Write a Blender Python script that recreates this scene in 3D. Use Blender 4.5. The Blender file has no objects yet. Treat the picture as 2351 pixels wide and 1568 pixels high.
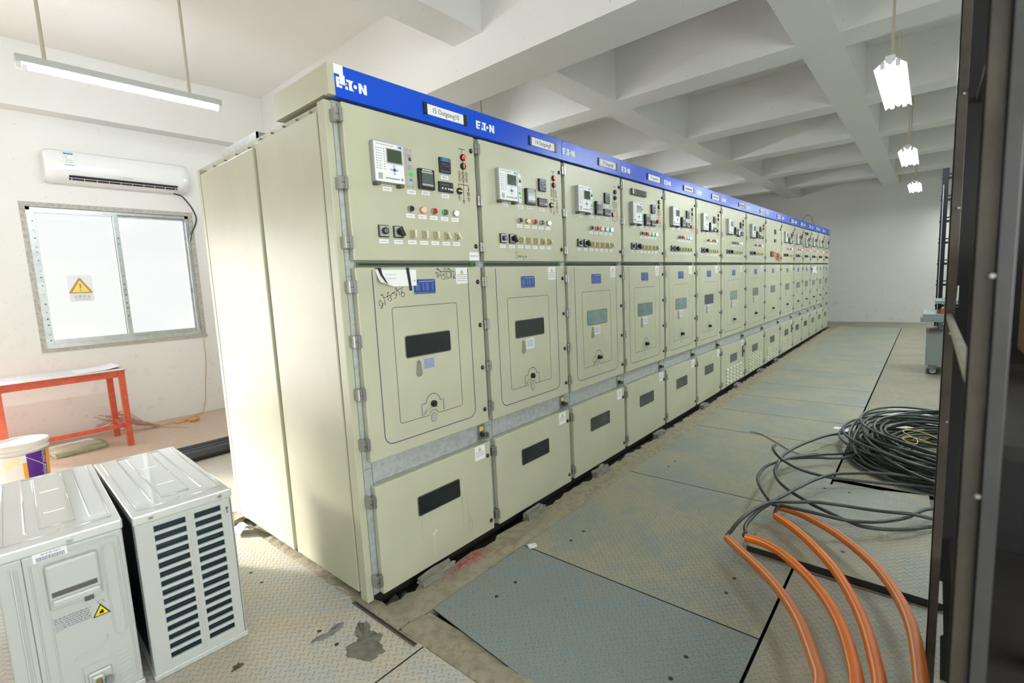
import bpy, bmesh, math, random
from mathutils import Vector, Matrix
random.seed(11)
SC = bpy.context.scene
COL = SC.collection
PI = math.pi
TUBE_ES, WORLD_S, BACK_W, SIDE_W, SUN_W, EXPO = 106.0, .92, 95.0, 140.0, 13.0, 0.31

# ------------------------------------------------------------------ materials
MATS = {}
def srgb(r, g, b):
    f = lambda c: (c/255/12.92) if c/255 <= .04045 else ((c/255+.055)/1.055)**2.4
    return (f(r), f(g), f(b))
class NT:
    """tiny helper around a node tree"""
    def __init__(s, m): s.t = m.node_tree; s.n = s.t.nodes; s.l = s.t.links
    def new(s, k, **a):
        n = s.n.new(k)
        for x, v in a.items(): setattr(n, x, v)
        return n
    def put(s, sock, v):
        if hasattr(v, 'is_output'): s.l.new(v, sock)
        else: sock.default_value = v
    def math(s, op, a, b=0.0, c=0.0):
        n = s.new('ShaderNodeMath', operation=op)
        s.put(n.inputs[0], a); s.put(n.inputs[1], b); s.put(n.inputs[2], c)
        return n.outputs[0]
    def mix(s, f, a, b):
        n = s.new('ShaderNodeMix', data_type='RGBA')
        s.put(n.inputs[0], f)
        s.put(n.inputs[6], a if hasattr(a, 'is_output') else (*a, 1)); s.put(n.inputs[7], b if hasattr(b, 'is_output') else (*b, 1))
        return n.outputs[2]
    def noise(s, scale, detail=3, rough=.5, vec=None, out=0):
        n = s.new('ShaderNodeTexNoise'); n.inputs['Scale'].default_value = scale
        n.inputs['Detail'].default_value = detail; n.inputs['Roughness'].default_value = rough
        if vec is not None: s.l.new(vec, n.inputs['Vector'])
        return n.outputs[out]
    def ramp(s, v, a, b):
        n = s.new('ShaderNodeMapRange'); n.clamp = True
        s.put(n.inputs[0], v); n.inputs[1].default_value = a; n.inputs[2].default_value = b
        return n.outputs[0]
    def pos(s): return s.new('ShaderNodeNewGeometry').outputs['Position']
    def obj(s): return s.new('ShaderNodeTexCoord').outputs['Object']
    def xyz(s, v):
        n = s.new('ShaderNodeSeparateXYZ'); s.l.new(v, n.inputs[0]); return n.outputs
    def bump(s, h, strength=.3, dist=.002):
        n = s.new('ShaderNodeBump'); n.inputs['Strength'].default_value = strength; n.inputs['Distance'].default_value = dist
        s.l.new(h, n.inputs['Height']); return n.outputs[0]
def base(name):
    m = bpy.data.materials.new(name); m.use_nodes = True
    t = NT(m); return m, t, t.n['Principled BSDF']
def mat(name, col, rough=.5, metal=0., var=0., vscale=8., emit=None, es=0., bump=0., bscale=300., spec=.5, coat=0.):
    if name in MATS: return MATS[name]
    m, t, b = base(name)
    b.inputs['Roughness'].default_value = rough; b.inputs['Metallic'].default_value = metal
    b.inputs['Specular IOR Level'].default_value = spec; b.inputs['Coat Weight'].default_value = coat
    if var > 0:
        f = t.ramp(t.noise(vscale, 5, .6, t.obj()), .35, .7)
        c2 = tuple(max(0, x*(1-var)) for x in col)
        t.l.new(t.mix(f, col, c2), b.inputs['Base Color'])
    else: b.inputs['Base Color'].default_value = (*col, 1)
    if bump > 0: t.l.new(t.bump(t.noise(bscale, 2, .5, t.obj()), bump, .001), b.inputs['Normal'])
    if emit: b.inputs['Emission Color'].default_value = (*emit, 1); b.inputs['Emission Strength'].default_value = es
    MATS[name] = m; return m
def glassmat(name, tint=(1, 1, 1), refl=.12):
    m = bpy.data.materials.new(name); m.use_nodes = True; t = NT(m); t.n.clear()
    o = t.new('ShaderNodeOutputMaterial'); mx = t.new('ShaderNodeMixShader')
    tr = t.new('ShaderNodeBsdfTransparent'); tr.inputs[0].default_value = (*tint, 1)
    gl = t.new('ShaderNodeBsdfGlossy'); gl.inputs['Roughness'].default_value = .03
    mx.inputs[0].default_value = refl
    t.l.new(tr.outputs[0], mx.inputs[1]); t.l.new(gl.outputs[0], mx.inputs[2]); t.l.new(mx.outputs[0], o.inputs[0])
    MATS[name] = m; return m

BEIGE = mat('beige_powder_coat', (.49, .488, .362), .36, var=.10, vscale=3, bump=.12, bscale=420)
ZINC = mat('galvanised_sheet', (.52, .55, .55), .45, .40, var=.25, vscale=40)
CHROME = mat('chromed_zinc', (.42, .42, .41), .32, .85)
BLACK = mat('black_plastic', (.012, .012, .013), .35)
DARK = mat('dark_steel_base', (.022, .018, .015), .6, var=.4, vscale=20)
WHITE = mat('white_plastic', (.78, .79, .80), .4)
PAPER = mat('white_paper', (.80, .80, .82), .6)
INK = mat('grey_print', (.22, .22, .27), .6)
INKB = mat('blue_print', (.09, .12, .33), .5)
BLUEP = mat('blue_fascia_paint', (.002, .070, .60), .31, bump=.10, bscale=500, spec=.35)
LOGOW = mat('white_lettering', (.82, .83, .85), .4)
NPBLUE = mat('blue_anodised_plate', (.01, .045, .26), .35)
GREYP = mat('grey_plastic', (.36, .37, .37), .45)
GREYL = mat('silver_grey_plate', (.50, .51, .52), .35, .4)
LCD = mat('lcd_green', (.055, .085, .055), .12)
LCDG = mat('lcd_grey', (.09, .115, .10), .15)
MAROON = mat('maroon_print', (.09, .012, .010), .5)
RED = mat('red_lens', (.42, .006, .012), .2)
REDL = mat('red_lens_lit', (.9, .15, .1), .2, emit=(1, .16, .10), es=2.2)
REDB = mat('red_bar_lit', (.9, .1, .08), .3, emit=(1, .12, .09), es=1.6)
GREEN = mat('green_lens', (.004, .15, .07), .2)
GREENL = mat('green_lens_lit', (.1, .8, .35), .2, emit=(.12, 1, .42), es=1.7)
GREENB = mat('green_led', (.02, .45, .05), .25, emit=(.03, .8, .08), es=.25)
WHITEL = mat('white_lens_lit', (.9, .9, .95), .2, emit=(.85, .87, 1), es=1.9)
YELL = mat('yellow_print', (.80, .66, .02), .45)
YELG = mat('yellow_bar_lit', (.6, .6, .05), .4, emit=(.8, .8, .05), es=.9)
YGRN = mat('olive_lens', (.25, .25, .06), .3)
CREAM = mat('cream_bakelite', (.46, .41, .22), .45)
CREAML = mat('cream_lever', (.70, .67, .55), .4)
NAVY = mat('dark_blue_label', (.02, .10, .22), .35)
WINDARK = mat('dark_viewing_glass', (.010, .014, .016), .07)
WINNAVY = mat('navy_viewing_glass', (.012, .018, .035), .08)
WINLITE = mat('lit_inside_viewing_glass', (.21, .29, .27), .08, var=.35, vscale=9)  # pale tone painted in for the lit compartment behind the glass
WINGREY = mat('grey_viewing_glass', (.14, .16, .15), .12, var=.2, vscale=9)
WINBOT = mat('olive_viewing_glass', (.035, .045, .042), .10, var=.3, vscale=6)
GASKET = mat('window_gasket', (.10, .10, .08), .6)
LINE = mat('navy_pinstripe', (.045, .045, .13), .5)
GROOVE = mat('grey_pinstripe', (.10, .10, .07), .5)
COPPER = mat('copper_orange_wire', (.55, .20, .07), .5)
GREENS = mat('green_seal', (.02, .28, .03), .4)
STEEL = mat('bright_steel', (.5, .5, .48), .3, .9)
TAPE = mat('black_tape', (.014, .014, .018), .45)

def wallmat():
    m, t, b = base('painted_plaster'); p = t.pos(); z = t.xyz(p)[2]
    big = t.ramp(t.noise(1.3, 4, .6, p), .35, .75)
    col = t.mix(t.math('MULTIPLY', big, .35), (.80, .795, .785), (.74, .725, .70))
    low = t.math('MULTIPLY', t.ramp(t.noise(7, 6, .65, p), .56, .68), t.ramp(z, 2.2, .3))
    col = t.mix(t.math('MULTIPLY', low, .22), col, (.45, .40, .33))
    spots = t.ramp(t.noise(38, 2, .5, p), .70, .76)
    col = t.mix(t.math('MULTIPLY', spots, .35), col, (.30, .26, .20))
    t.l.new(col, b.inputs['Base Color']); b.inputs['Roughness'].default_value = .75
    t.l.new(t.bump(t.noise(60, 4, .6, p), .12, .004), b.inputs['Normal']); return m
WALL = wallmat()
def concmat(name, c1, c2, c3, rough=.8):
    m, t, b = base(name); p = t.pos()
    f = t.ramp(t.noise(2.2, 6, .65, p), .35, .68); g = t.ramp(t.noise(22, 5, .7, p), .48, .66); h = t.ramp(t.noise(95, 2, .5, p), .62, .72)
    col = t.mix(f, c1, c2); col = t.mix(t.math('MULTIPLY', g, .55), col, c3)
    col = t.mix(t.math('MULTIPLY', h, .5), col, tuple(x*.35 for x in c3))
    t.l.new(col, b.inputs['Base Color']); b.inputs['Roughness'].default_value = rough
    hh = t.math('ADD', t.noise(30, 5, .7, p), t.math('MULTIPLY', t.noise(140, 3, .6, p), .4))
    t.l.new(t.bump(hh, .5, .006), b.inputs['Normal']); return m
CONC = concmat('dusty_concrete', (.33, .30, .235), (.26, .245, .20), (.21, .18, .13))
CONCR = concmat('rough_cement_edge', (.34, .30, .21), (.27, .235, .165), (.20, .165, .11), .9)
BOARD = concmat('dusty_tan_screed', (.60, .48, .38), (.55, .43, .33), (.48, .34, .23), .7)
def redpaint():
    m, t, b = base('cement_with_red_paint'); p = t.pos()
    f = t.ramp(t.noise(22, 5, .7, p), .45, .62); x = t.xyz(p)[0]; y = t.xyz(p)[1]
    dx = t.math('DIVIDE', t.math('SUBTRACT', x, .50), .17); dy = t.math('DIVIDE', t.math('SUBTRACT', y, -.06), .055)
    d = t.math('ADD', t.math('MULTIPLY', dx, dx), t.math('MULTIPLY', dy, dy))
    k = t.math('MULTIPLY', t.ramp(d, 1.4, .1), t.ramp(t.noise(60, 5, .7, p), .38, .60))
    c1 = t.mix(f, (.34, .30, .21), (.22, .185, .125)); g = t.ramp(t.noise(3, 5, .65, p), .35, .65)
    c1 = t.mix(t.math('MULTIPLY', g, .6), c1, (.30, .27, .22))
    t.l.new(t.mix(k, c1, (.42, .02, .03)), b.inputs['Base Color']); b.inputs['Roughness'].default_value = .9
    hh = t.math('ADD', t.noise(30, 5, .7, p), t.math('MULTIPLY', t.noise(140, 3, .6, p), .4))
    t.l.new(t.bump(hh, .6, .008), b.inputs['Normal']); return m
CONCE = redpaint()
def tread(name, paint, dust, amount, cell=.026, ring_dark=.10):
    """checker plate: rows of lens shaped lugs turned alternately, under a coat of dust"""
    m, t, b = base(name); p = t.pos(); X, Y, _ = t.xyz(p)
    Xr = t.math('MULTIPLY', t.math('ADD', X, Y), .7071); Yr = t.math('MULTIPLY', t.math('SUBTRACT', X, Y), .7071)
    fx = t.math('DIVIDE', Xr, cell); fy = t.math('DIVIDE', Yr, cell)
    ix = t.math('FLOOR', fx); iy = t.math('FLOOR', fy)
    u = t.math('SUBTRACT', t.math('SUBTRACT', fx, ix), .5); v = t.math('SUBTRACT', t.math('SUBTRACT', fy, iy), .5)
    par = t.math('MODULO', t.math('ABSOLUTE', t.math('ADD', ix, iy)), 2.0)
    lerp = lambda a, b: t.math('ADD', t.math('MULTIPLY', a, par), t.math('MULTIPLY', b, t.math('SUBTRACT', 1.0, par)))
    uu = lerp(u, v); vv = lerp(v, u)
    e = t.math('ADD', t.math('POWER', t.math('DIVIDE', uu, .46), 2.0), t.math('POWER', t.math('DIVIDE', vv, .125), 2.0))
    lug = t.ramp(e, 1.0, .45)
    n1 = t.noise(1.7, 6, .65, p); n2 = t.noise(13, 5, .7, p)
    d = t.math('ADD', n1, t.math('MULTIPLY', t.math('SUBTRACT', n2, .5), .5))
    k = t.ramp(d, .62-amount*.35, .80-amount*.35)
    k = t.math('MULTIPLY', k, .85)
    col = t.mix(k, paint, dust)
    sp = t.ramp(t.noise(75, 2, .5, p), .70, .75)
    col = t.mix(t.math('MULTIPLY', sp, .5), col, (.06, .055, .045))
    ring = t.math('MULTIPLY', t.ramp(e, 2.4, 1.3), t.ramp(e, .75, 1.05))
    col = t.mix(t.math('MULTIPLY', ring, ring_dark), col, (.085, .075, .055))  # dark ring painted around each lug, standing in for relief shade and dust
    col = t.mix(t.math('MULTIPLY', lug, .25), col, (.50, .50, .46))
    t.l.new(col, b.inputs['Base Color']); b.inputs['Roughness'].default_value = .55
    h = t.math('ADD', lug, t.math('MULTIPLY', t.noise(160, 2, .5, p), .10))
    t.l.new(t.bump(h, 1.0, .004), b.inputs['Normal']); return m
TBLUE = tread('tread_plate_blue_grey', (.225, .27, .275), (.29, .26, .19), .25)
TGREY = tread('tread_plate_dusty', (.265, .29, .265), (.36, .33, .24), .60)
TTAN = tread('tread_plate_tan', (.45, .45, .43), (.53, .46, .35), .62, .027, .22)
TEDGE = mat('plate_cut_edge', (.03, .028, .025), .6)

# ------------------------------------------------------------------ mesh helper
class MB:
    def __init__(s): s.v = []; s.f = []; s.m = []; s.sm = []
    def add(s, vs, fs, mi=0, smooth=False):
        o = len(s.v); s.v += [tuple(v) for v in vs]
        for f in fs: s.f.append([i+o for i in f]); s.m.append(mi); s.sm.append(smooth)
        return s
    def box(s, x0, x1, y0, y1, z0, z1, mi=0, bev=0., seg=2, M=None):
        if bev > 0:
            bm = bmesh.new(); bmesh.ops.create_cube(bm, size=1)
            for v in bm.verts: v.co = ((x0+x1)/2+v.co.x*(x1-x0), (y0+y1)/2+v.co.y*(y1-y0), (z0+z1)/2+v.co.z*(z1-z0))
            bmesh.ops.bevel(bm, geom=bm.edges[:], offset=bev, segments=seg, profile=.5, affect='EDGES')
            vs = [v.co.copy() for v in bm.verts]; fs = [[v.index for v in f.verts] for f in bm.faces]; bm.free()
        else:
            vs = [Vector(p) for p in ((x0, y0, z0), (x1, y0, z0), (x1, y1, z0), (x0, y1, z0), (x0, y0, z1), (x1, y0, z1), (x1, y1, z1), (x0, y1, z1))]
            fs = [(0, 3, 2, 1), (4, 5, 6, 7), (0, 1, 5, 4), (1, 2, 6, 5), (2, 3, 7, 6), (3, 0, 4, 7)]
        if M is not None: vs = [M @ v for v in vs]
        return s.add(vs, fs, mi, False)
    def prism(s, pts, y0, y1, mi=0, axis='y'):
        """polygon in xz extruded along y (axis z: polygon in xy, x: polygon in yz)"""
        n = len(pts)
        P = (lambda a, b, c: (a, c, b)) if axis == 'y' else ((lambda a, b, c: (a, b, c)) if axis == 'z' else (lambda a, b, c: (c, a, b)))
        vs = [P(a, b, y0) for a, b in pts]+[P(a, b, y1) for a, b in pts]
        fs = [list(range(n)), list(range(2*n-1, n-1, -1))]+[[i, n+i, n+(i+1) % n, (i+1) % n] for i in range(n)]
        return s.add(vs, fs, mi)
    def rrect(s, x0, x1, z0, z1, r, y0, y1, mi=0, n=5):
        pts = []
        for cx, cz, a in ((x1-r, z1-r, 0), (x0+r, z1-r, 90), (x0+r, z0+r, 180), (x1-r, z0+r, 270)):
            for i in range(n+1):
                t = math.radians(a+90*i/n); pts.append((cx+r*math.cos(t), cz+r*math.sin(t)))
        return s.prism(pts, y0, y1, mi)
    def cyl(s, p0, p1, r, n=16, mi=0, r1=None, smooth=True):
        p0, p1 = Vector(p0), Vector(p1); d = (p1-p0).normalized(); r1 = r if r1 is None else r1
        a = d.orthogonal().normalized(); b = d.cross(a)
        vs = []
        for p, q in ((p0, r), (p1, r1)):
            for i in range(n):
                t = 2*PI*i/n; vs.append(p+a*q*math.cos(t)+b*q*math.sin(t))
        s.add(vs, [[i, (i+1) % n, n+(i+1) % n, n+i] for i in range(n)], mi, smooth)
        s.add(vs[:n], [list(range(n-1, -1, -1))], mi); s.add(vs[n:], [list(range(n))], mi)
        return s
    def tube(s, pts, r, n=8, mi=0, closed=False, stripe=None, cap=True):
        pts = [Vector(p) for p in pts]; m = len(pts)
        N = None; rings = []
        for i, p in enumerate(pts):
            if closed: d = pts[(i+1) % m]-pts[i-1]
            else: d = pts[min(i+1, m-1)]-pts[max(i-1, 0)]
            d.normalize()
            if N is None: N = (Vector((0, 0, 1))-d*d.z); N = N.normalized() if N.length > 1e-3 else d.orthogonal().normalized()
            N = (N-d*N.dot(d)).normalized(); B = d.cross(N)
            rr = r[i] if isinstance(r, (list, tuple)) else r
            rings.append([p+N*rr*math.cos(2*PI*k/n)+B*rr*math.sin(2*PI*k/n) for k in range(n)])
        vs = [v for q in rings for v in q]
        fs0, fs1 = [], []
        for i in range(m if closed else m-1):
            j = (i+1) % m
            for k in range(n):
                f = [i*n+k, i*n+(k+1) % n, j*n+(k+1) % n, j*n+k]
                (fs1 if stripe is not None and k == stripe else fs0).append(f)
        s.add(vs, fs0, mi, True)
        if fs1: s.add(vs, fs1, mi+1, True)
        if cap and not closed: s.add(rings[0], [list(range(n-1, -1, -1))], mi); s.add(rings[-1], [list(range(n))], mi)
        return s
    def lathe(s, prof, n=28, mi=0, c=(0, 0, 0)):
        vs = [(c[0]+r*math.cos(2*PI*k/n), c[1]+r*math.sin(2*PI*k/n), c[2]+z) for r, z in prof for k in range(n)]
        fs = [[i*n+k, i*n+(k+1) % n, (i+1)*n+(k+1) % n, (i+1)*n+k] for i in range(len(prof)-1) for k in range(n)]
        return s.add(vs, fs, mi, True)
    def ribbon(s, pts, w, y=0., t=.0008, mi=0, closed=False):
        """flat stroke of width w along a polyline of (x,z), lying on a face at y, looking to -y"""
        P = [Vector((a, b)) for a, b in pts]; m = len(P); L = []; R = []
        for i in range(m):
            if closed: d = P[(i+1) % m]-P[i-1]
            else: d = P[min(i+1, m-1)]-P[max(i-1, 0)]
            if d.length < 1e-9: d = Vector((1, 0))
            d.normalize(); nn = Vector((-d.y, d.x))*w/2; L.append(P[i]+nn); R.append(P[i]-nn)
        vs = [(q.x, y-t, q.y) for q in L]+[(q.x, y-t, q.y) for q in R]
        return s.add(vs, [[i, (i+1) % m, m+(i+1) % m, m+i] for i in range(m if closed else m-1)], mi)
    def disc(s, x, z, rx, y0, y1, mi=0, rz=None, n=18):
        rz = rz or rx
        return s.prism([(x+rx*math.cos(2*PI*i/n), z+rz*math.sin(2*PI*i/n)) for i in range(n)], y0, y1, mi)
    def mesh(s, name, mats):
        me = bpy.data.meshes.new(name); me.from_pydata(s.v, [], s.f)
        for m in (mats if isinstance(mats, (list, tuple)) else [mats]): me.materials.append(m)
        me.polygons.foreach_set('material_index', s.m); me.polygons.foreach_set('use_smooth', s.sm)
        bm = bmesh.new(); bm.from_mesh(me); bmesh.ops.recalc_face_normals(bm, faces=bm.faces[:]); bm.to_mesh(me); bm.free()
        me.update(); return me
    def build(s, name, mats, parent=None, loc=(0, 0, 0), rot=(0, 0, 0)):
        return put(name, s.mesh(name, mats), parent, loc, rot)
def put(name, me, parent=None, loc=(0, 0, 0), rot=(0, 0, 0)):
    o = bpy.data.objects.new(name, me); COL.objects.link(o); o.location = loc; o.rotation_euler = rot
    if parent is not None: o.parent = parent
    return o
def empty(name, loc=(0, 0, 0), rot=(0, 0, 0), parent=None):
    return put(name, None, parent, loc, rot)
def tag(o, label, cat, group=None):
    o['label'] = label; o['category'] = cat
    if group: o['group'] = group
    return o
def struct(o): o['kind'] = 'structure'; return o
CACHE = {}
def cached(key, fn):
    if key not in CACHE: CACHE[key] = fn()
    return CACHE[key]
def textmesh(name, body, size, m, align='CENTER', thick=.0006, squash=1.0, bold=0.):
    """lettering as a mesh: lies in xz, faces -y, centred on the origin"""
    c = bpy.data.curves.new(name, 'FONT'); c.body = body; c.size = size; c.align_x = align; c.align_y = 'CENTER'
    c.extrude = thick/2; c.offset = bold; c.resolution_u = 3
    o = bpy.data.objects.new(name, c); COL.objects.link(o)
    dg = bpy.context.evaluated_depsgraph_get(); dg.update()
    me = bpy.data.meshes.new_from_object(o.evaluated_get(dg))
    bpy.data.objects.remove(o); bpy.data.curves.remove(c)
    me.transform(Matrix.Rotation(PI/2, 4, 'X') @ Matrix.Diagonal((squash, 1, 1, 1)))
    me.materials.clear(); me.materials.append(m); me.name = name
    return me
def smooth_path(pts, k=6):
    P = [Vector(p) for p in pts]; out = []
    for i in range(len(P)-1):
        a, b, c, d = P[max(i-1, 0)], P[i], P[i+1], P[min(i+2, len(P)-1)]
        for j in range(k):
            t = j/k
            out.append(.5*((2*b)+(c-a)*t+(2*a-5*b+4*c-d)*t*t+(3*b-a-3*c+d)*t**3))
    out.append(P[-1]); return out

# ================================================================== THE ROOM
XN, XF, YR, YL, ZS = -3.4, 14.6, -4.2, 5.15, 4.0
WX0, WX1, WZ0, WZ1 = -.49, 1.045, .967, 2.50
w = MB()
BX0, BX1, BZ = -2.95, -1.35, 2.25
w.box(XN-.2, BX0, YL, YL+.24, -.3, ZS); w.box(BX1, WX0, YL, YL+.24, -.3, ZS); w.box(BX0, BX1, YL, YL+.24, BZ, ZS); w.box(BX0, BX1, YL, YL+.24, -.3, 0); w.box(WX1, XF+.2, YL, YL+.24, -.3, ZS)
w.box(WX0, WX1, YL, YL+.24, -.3, WZ0); w.box(WX0, WX1, YL, YL+.24, WZ1, ZS)
struct(w.build('wall_left', WALL))
struct(MB().box(XF, XF+.2, YR-.2, YL+.24, -.3, ZS).build('wall_far', WALL))
SX0, SX1, SZ0, SZ1 = -2.9, .9, .95, 2.5  # opening made for the added side fill lamp
struct(MB().box(XN-.2, SX0, YR-.2, YR, -.3, ZS).box(SX1, XF+.2, YR-.2, YR, -.3, ZS).box(SX0, SX1, YR-.2, YR, -.3, SZ0).box(SX0, SX1, YR-.2, YR, SZ1, ZS).build('wall_right', WALL))
struct(MB().box(XN-.2, XN, YR, YL, -.3, ZS).build('wall_near', WALL))
c = MB(); c.box(XN-.2, XF+.2, YR-.2, YL+.24, ZS, ZS+.15)
CEIL = WALL
struct(c.build('ceiling', CEIL))
ZB = 3.43
def beam(x0, x1, y0, y1, z): struct(MB().box(x0, x1, y0, y1, z, ZS).build('ceiling_beam', CEIL))
beam(1.926, 2.395, YR, YL-.2, 3.16)
for a, b in ((4.12, 4.48), (6.30, 6.66), (8.34, 8.70), (10.50, 10.86), (12.66, 13.02)): beam(a, b, YR, YL-.2, ZB)
XS = [1.926, 2.395, 4.12, 4.48, 6.30, 6.66, 8.34, 8.70, 10.50, 10.86, 12.66, 13.02]
for y0, y1 in ((.944, 1.262), (-1.180, -.848), (-3.3, -2.97)):
    x = XN
    for i in range(0, 12, 2): beam(x, XS[i], y0, y1, ZB); x = XS[i+1]
    beam(x, XF, y0, y1, ZB)
beam(XN, XF, YL-.2, YL, 3.38)
struct(MB().box(1.76, 2.58, YL-.3, YL-.2, 0, 3.16).box(1.76, 2.58, YL-.2, YL, 0, 3.38).build('wall_column', WALL))

# ---- floor: a dark recess under everything, cement and screed around it
fl = MB()
fl.box(XN-.2, XF+.2, YR-.2, YL+.24, -.30, -.045, 0)
def slab(x0, x1, y0, y1, mi): fl.box(x0, x1, y0, y1, -.30, 0, mi)
slab(2.70, 13.18, YR, -1.408, 1); slab(1.40, 2.70, YR, -1.95, 1); slab(13.18, XF, YR, YL, 1)
slab(XN, XF, 3.02, YL, 2); slab(XN, -1.75, YR, 3.02, 1); slab(-1.75, 1.4, YR, -2.6, 1)
slab(.52, 13.18, 1.62, 3.02, 1)
slab(2.66, 2.72, -1.96, -1.408, 1); slab(1.40, 2.70, -1.95, -1.408, 1)
def rough(x0, x1, y0, y1, nx, ny, amp, jag0=0., jag1=0., mi=3, axis=1):
    """a strip of broken cement; jag roughens the low/high y edge"""
    vs = []
    for i in range(nx+1):
        a0 = y0+random.uniform(-jag0, jag0); a1 = y1+random.uniform(-jag1, jag1)
        for j in range(ny+1):
            t = j/ny; x = x0+(x1-x0)*i/nx; y = a0+(a1-a0)*t
            z = random.uniform(0, amp)+.002 if 0 < j < ny or (jag1 > 0 and j == ny) else .001
            vs.append((x, y, z) if axis else (y, x, z))
    fs = [[i*(ny+1)+j, (i+1)*(ny+1)+j, (i+1)*(ny+1)+j+1, i*(ny+1)+j+1] for i in range(nx) for j in range(ny)]
    fl.add(vs, fs, mi, True)
    n = ny+1; o = len(vs); sk = []
    for i in range(nx+1):
        v = vs[i*n+ny]; sk.append(v); sk.append((v[0], v[1]+.012, -.12) if axis else (v[0]+.012, v[1], -.12))
    fl.add(sk, [[2*i, 2*i+2, 2*i+3, 2*i+1] for i in range(nx)], mi)
rough(-.03, 13.18, -.207, -.035, 330, 6, .013, 0, .018)
rough(-2.6, -.205, -.034, .085, 110, 5, .010, .003, .012, 3, 0)
rough(-.2, 1.62, -.062, .02, 60, 3, .012, .003, .012, 3, 0)
fl.box(-.034, .12, -2.6, -.2, -.3, -.002, 3); fl.box(-.02, 13.18, -.207, -.06, -.3, -.002, 3); fl.box(-.06, .0, -.2, 1.62, -.3, -.004, 3)
struct(fl.build('floor', [mat('pit_shade_black', (.012, .010, .009), .8), CONC, BOARD, CONCE]))  # pit colour blackened to stand in for the shade of the trench

# ---- checker plates (lift-out steel sheets over the cable trench)
def plate(label, pts, top, z0=0., z1=.006, holes=(), grp='steel checker plates of the floor'):
    r = empty('checker_plate', (pts[0][0], pts[0][1], z0)); ox, oy = pts[0]
    m = MB(); m.prism([(x-ox, y-oy) for x, y in pts], 0, z1-z0, 0, axis='z')
    n = len(pts)
    for k in range(2, len(m.m)): m.m[k] = 1
    m.build('plate_sheet', [top, TEDGE], r)
    for x, y in holes:
        MB().cyl((x-ox, y-oy, z1-z0-.001), (x-ox, y-oy, z1-z0+.0006), .009, 12).build('lifting_hole', DARK, r)
    tag(r, label, 'floor plate', grp); return r
G = .0035
def strip_plate(label, x0, x1, top, xl=None, holes=()):
    xl = x0 if xl is None else xl
    plate(label, [(xl+G, -1.397), (x1-G, -1.397), (x1-G, -.21), (x0+G, -.21)], top, holes=holes)
strip_plate('cleaner blue-grey checker plate before the cubicle fifteen doors, nearest of the aisle row', .135, .79, TBLUE, .02, [(.506, -.387), (.373, -.385), (.532, -1.207), (.40, -1.202)])
strip_plate('large dusty checker plate beside the blue-grey one, under the orange conduit tips', .79, 2.06, TGREY, None, [(1.108, -.395), (.982, -.392), (1.141, -1.205), (1.009, -1.208)])
strip_plate('dusty checker plate where the loose black cables loop out over the aisle', 2.06, 3.44, TGREY, None, [(2.30, -.40), (2.43, -.40)])
ORD = ['short dusty plate just past the one with the pale frayed rope', 'dusty aisle plate level with the pale boards on the floor', 'dusty aisle plate beside the first louvred lower door',
       'aisle plate beside the second louvred lower door', 'aisle plate level with the grey trolley', 'long aisle plate just past the grey trolley', 'aisle plate second from the far wall', 'farthest aisle plate by the far wall']
for lab, (a, b) in zip(ORD, ((3.44, 4.15), (4.15, 4.89), (4.89, 5.68), (5.68, 6.75), (6.75, 7.95), (7.95, 9.48), (9.48, 11.3), (11.3, 13.17))): strip_plate(lab, a, b, TGREY)
plate('big tan-dusted checker plate under the two white outdoor units', [(-1.74, -.357), (-.038, -.357), (-.066, 3.01), (-1.74, 3.01)], TTAN, holes=[(-.247, .784), (-.249, .647), (-.251, .07), (-.247, -.062)])
plate('dusty checker plate at the bottom edge of the photo, beside the cement strip', [(-1.74, -2.58), (-.038, -2.58), (-.038, -.364), (-1.74, -.364)], TTAN)
plate('pale checker plate behind the end of the cubicle row, in front of the black pipes', [(-.02, 1.63), (.515, 1.63), (.515, 3.01), (-.058, 3.01)], TTAN)
plate('dusty checker plate under the near ends of the orange conduits', [(.13, -2.55), (1.38, -2.55), (1.38, -1.409), (.03, -1.409)], TGREY)
plate('raised loose checker plate with a thick dark edge under the black cable loops', [(1.40, -1.95), (2.62, -1.90), (2.46, -1.27), (1.42, -1.185)], TGREY, .0065, .038, [(2.406, -1.392), (2.415, -1.521), (1.622, -1.577)])
tag(MB().box(-.064, -.046, -.33, .12, .006, .011).box(-.058, -.053, -.33, .10, .011, .015, 1).build('edge_strip', [mat('rusty_strip', (.13, .11, .09), .6, var=.4), DARK]), 'thin rusty steel strip along the plate edge by the cubicle corner', 'steel strip')

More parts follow.
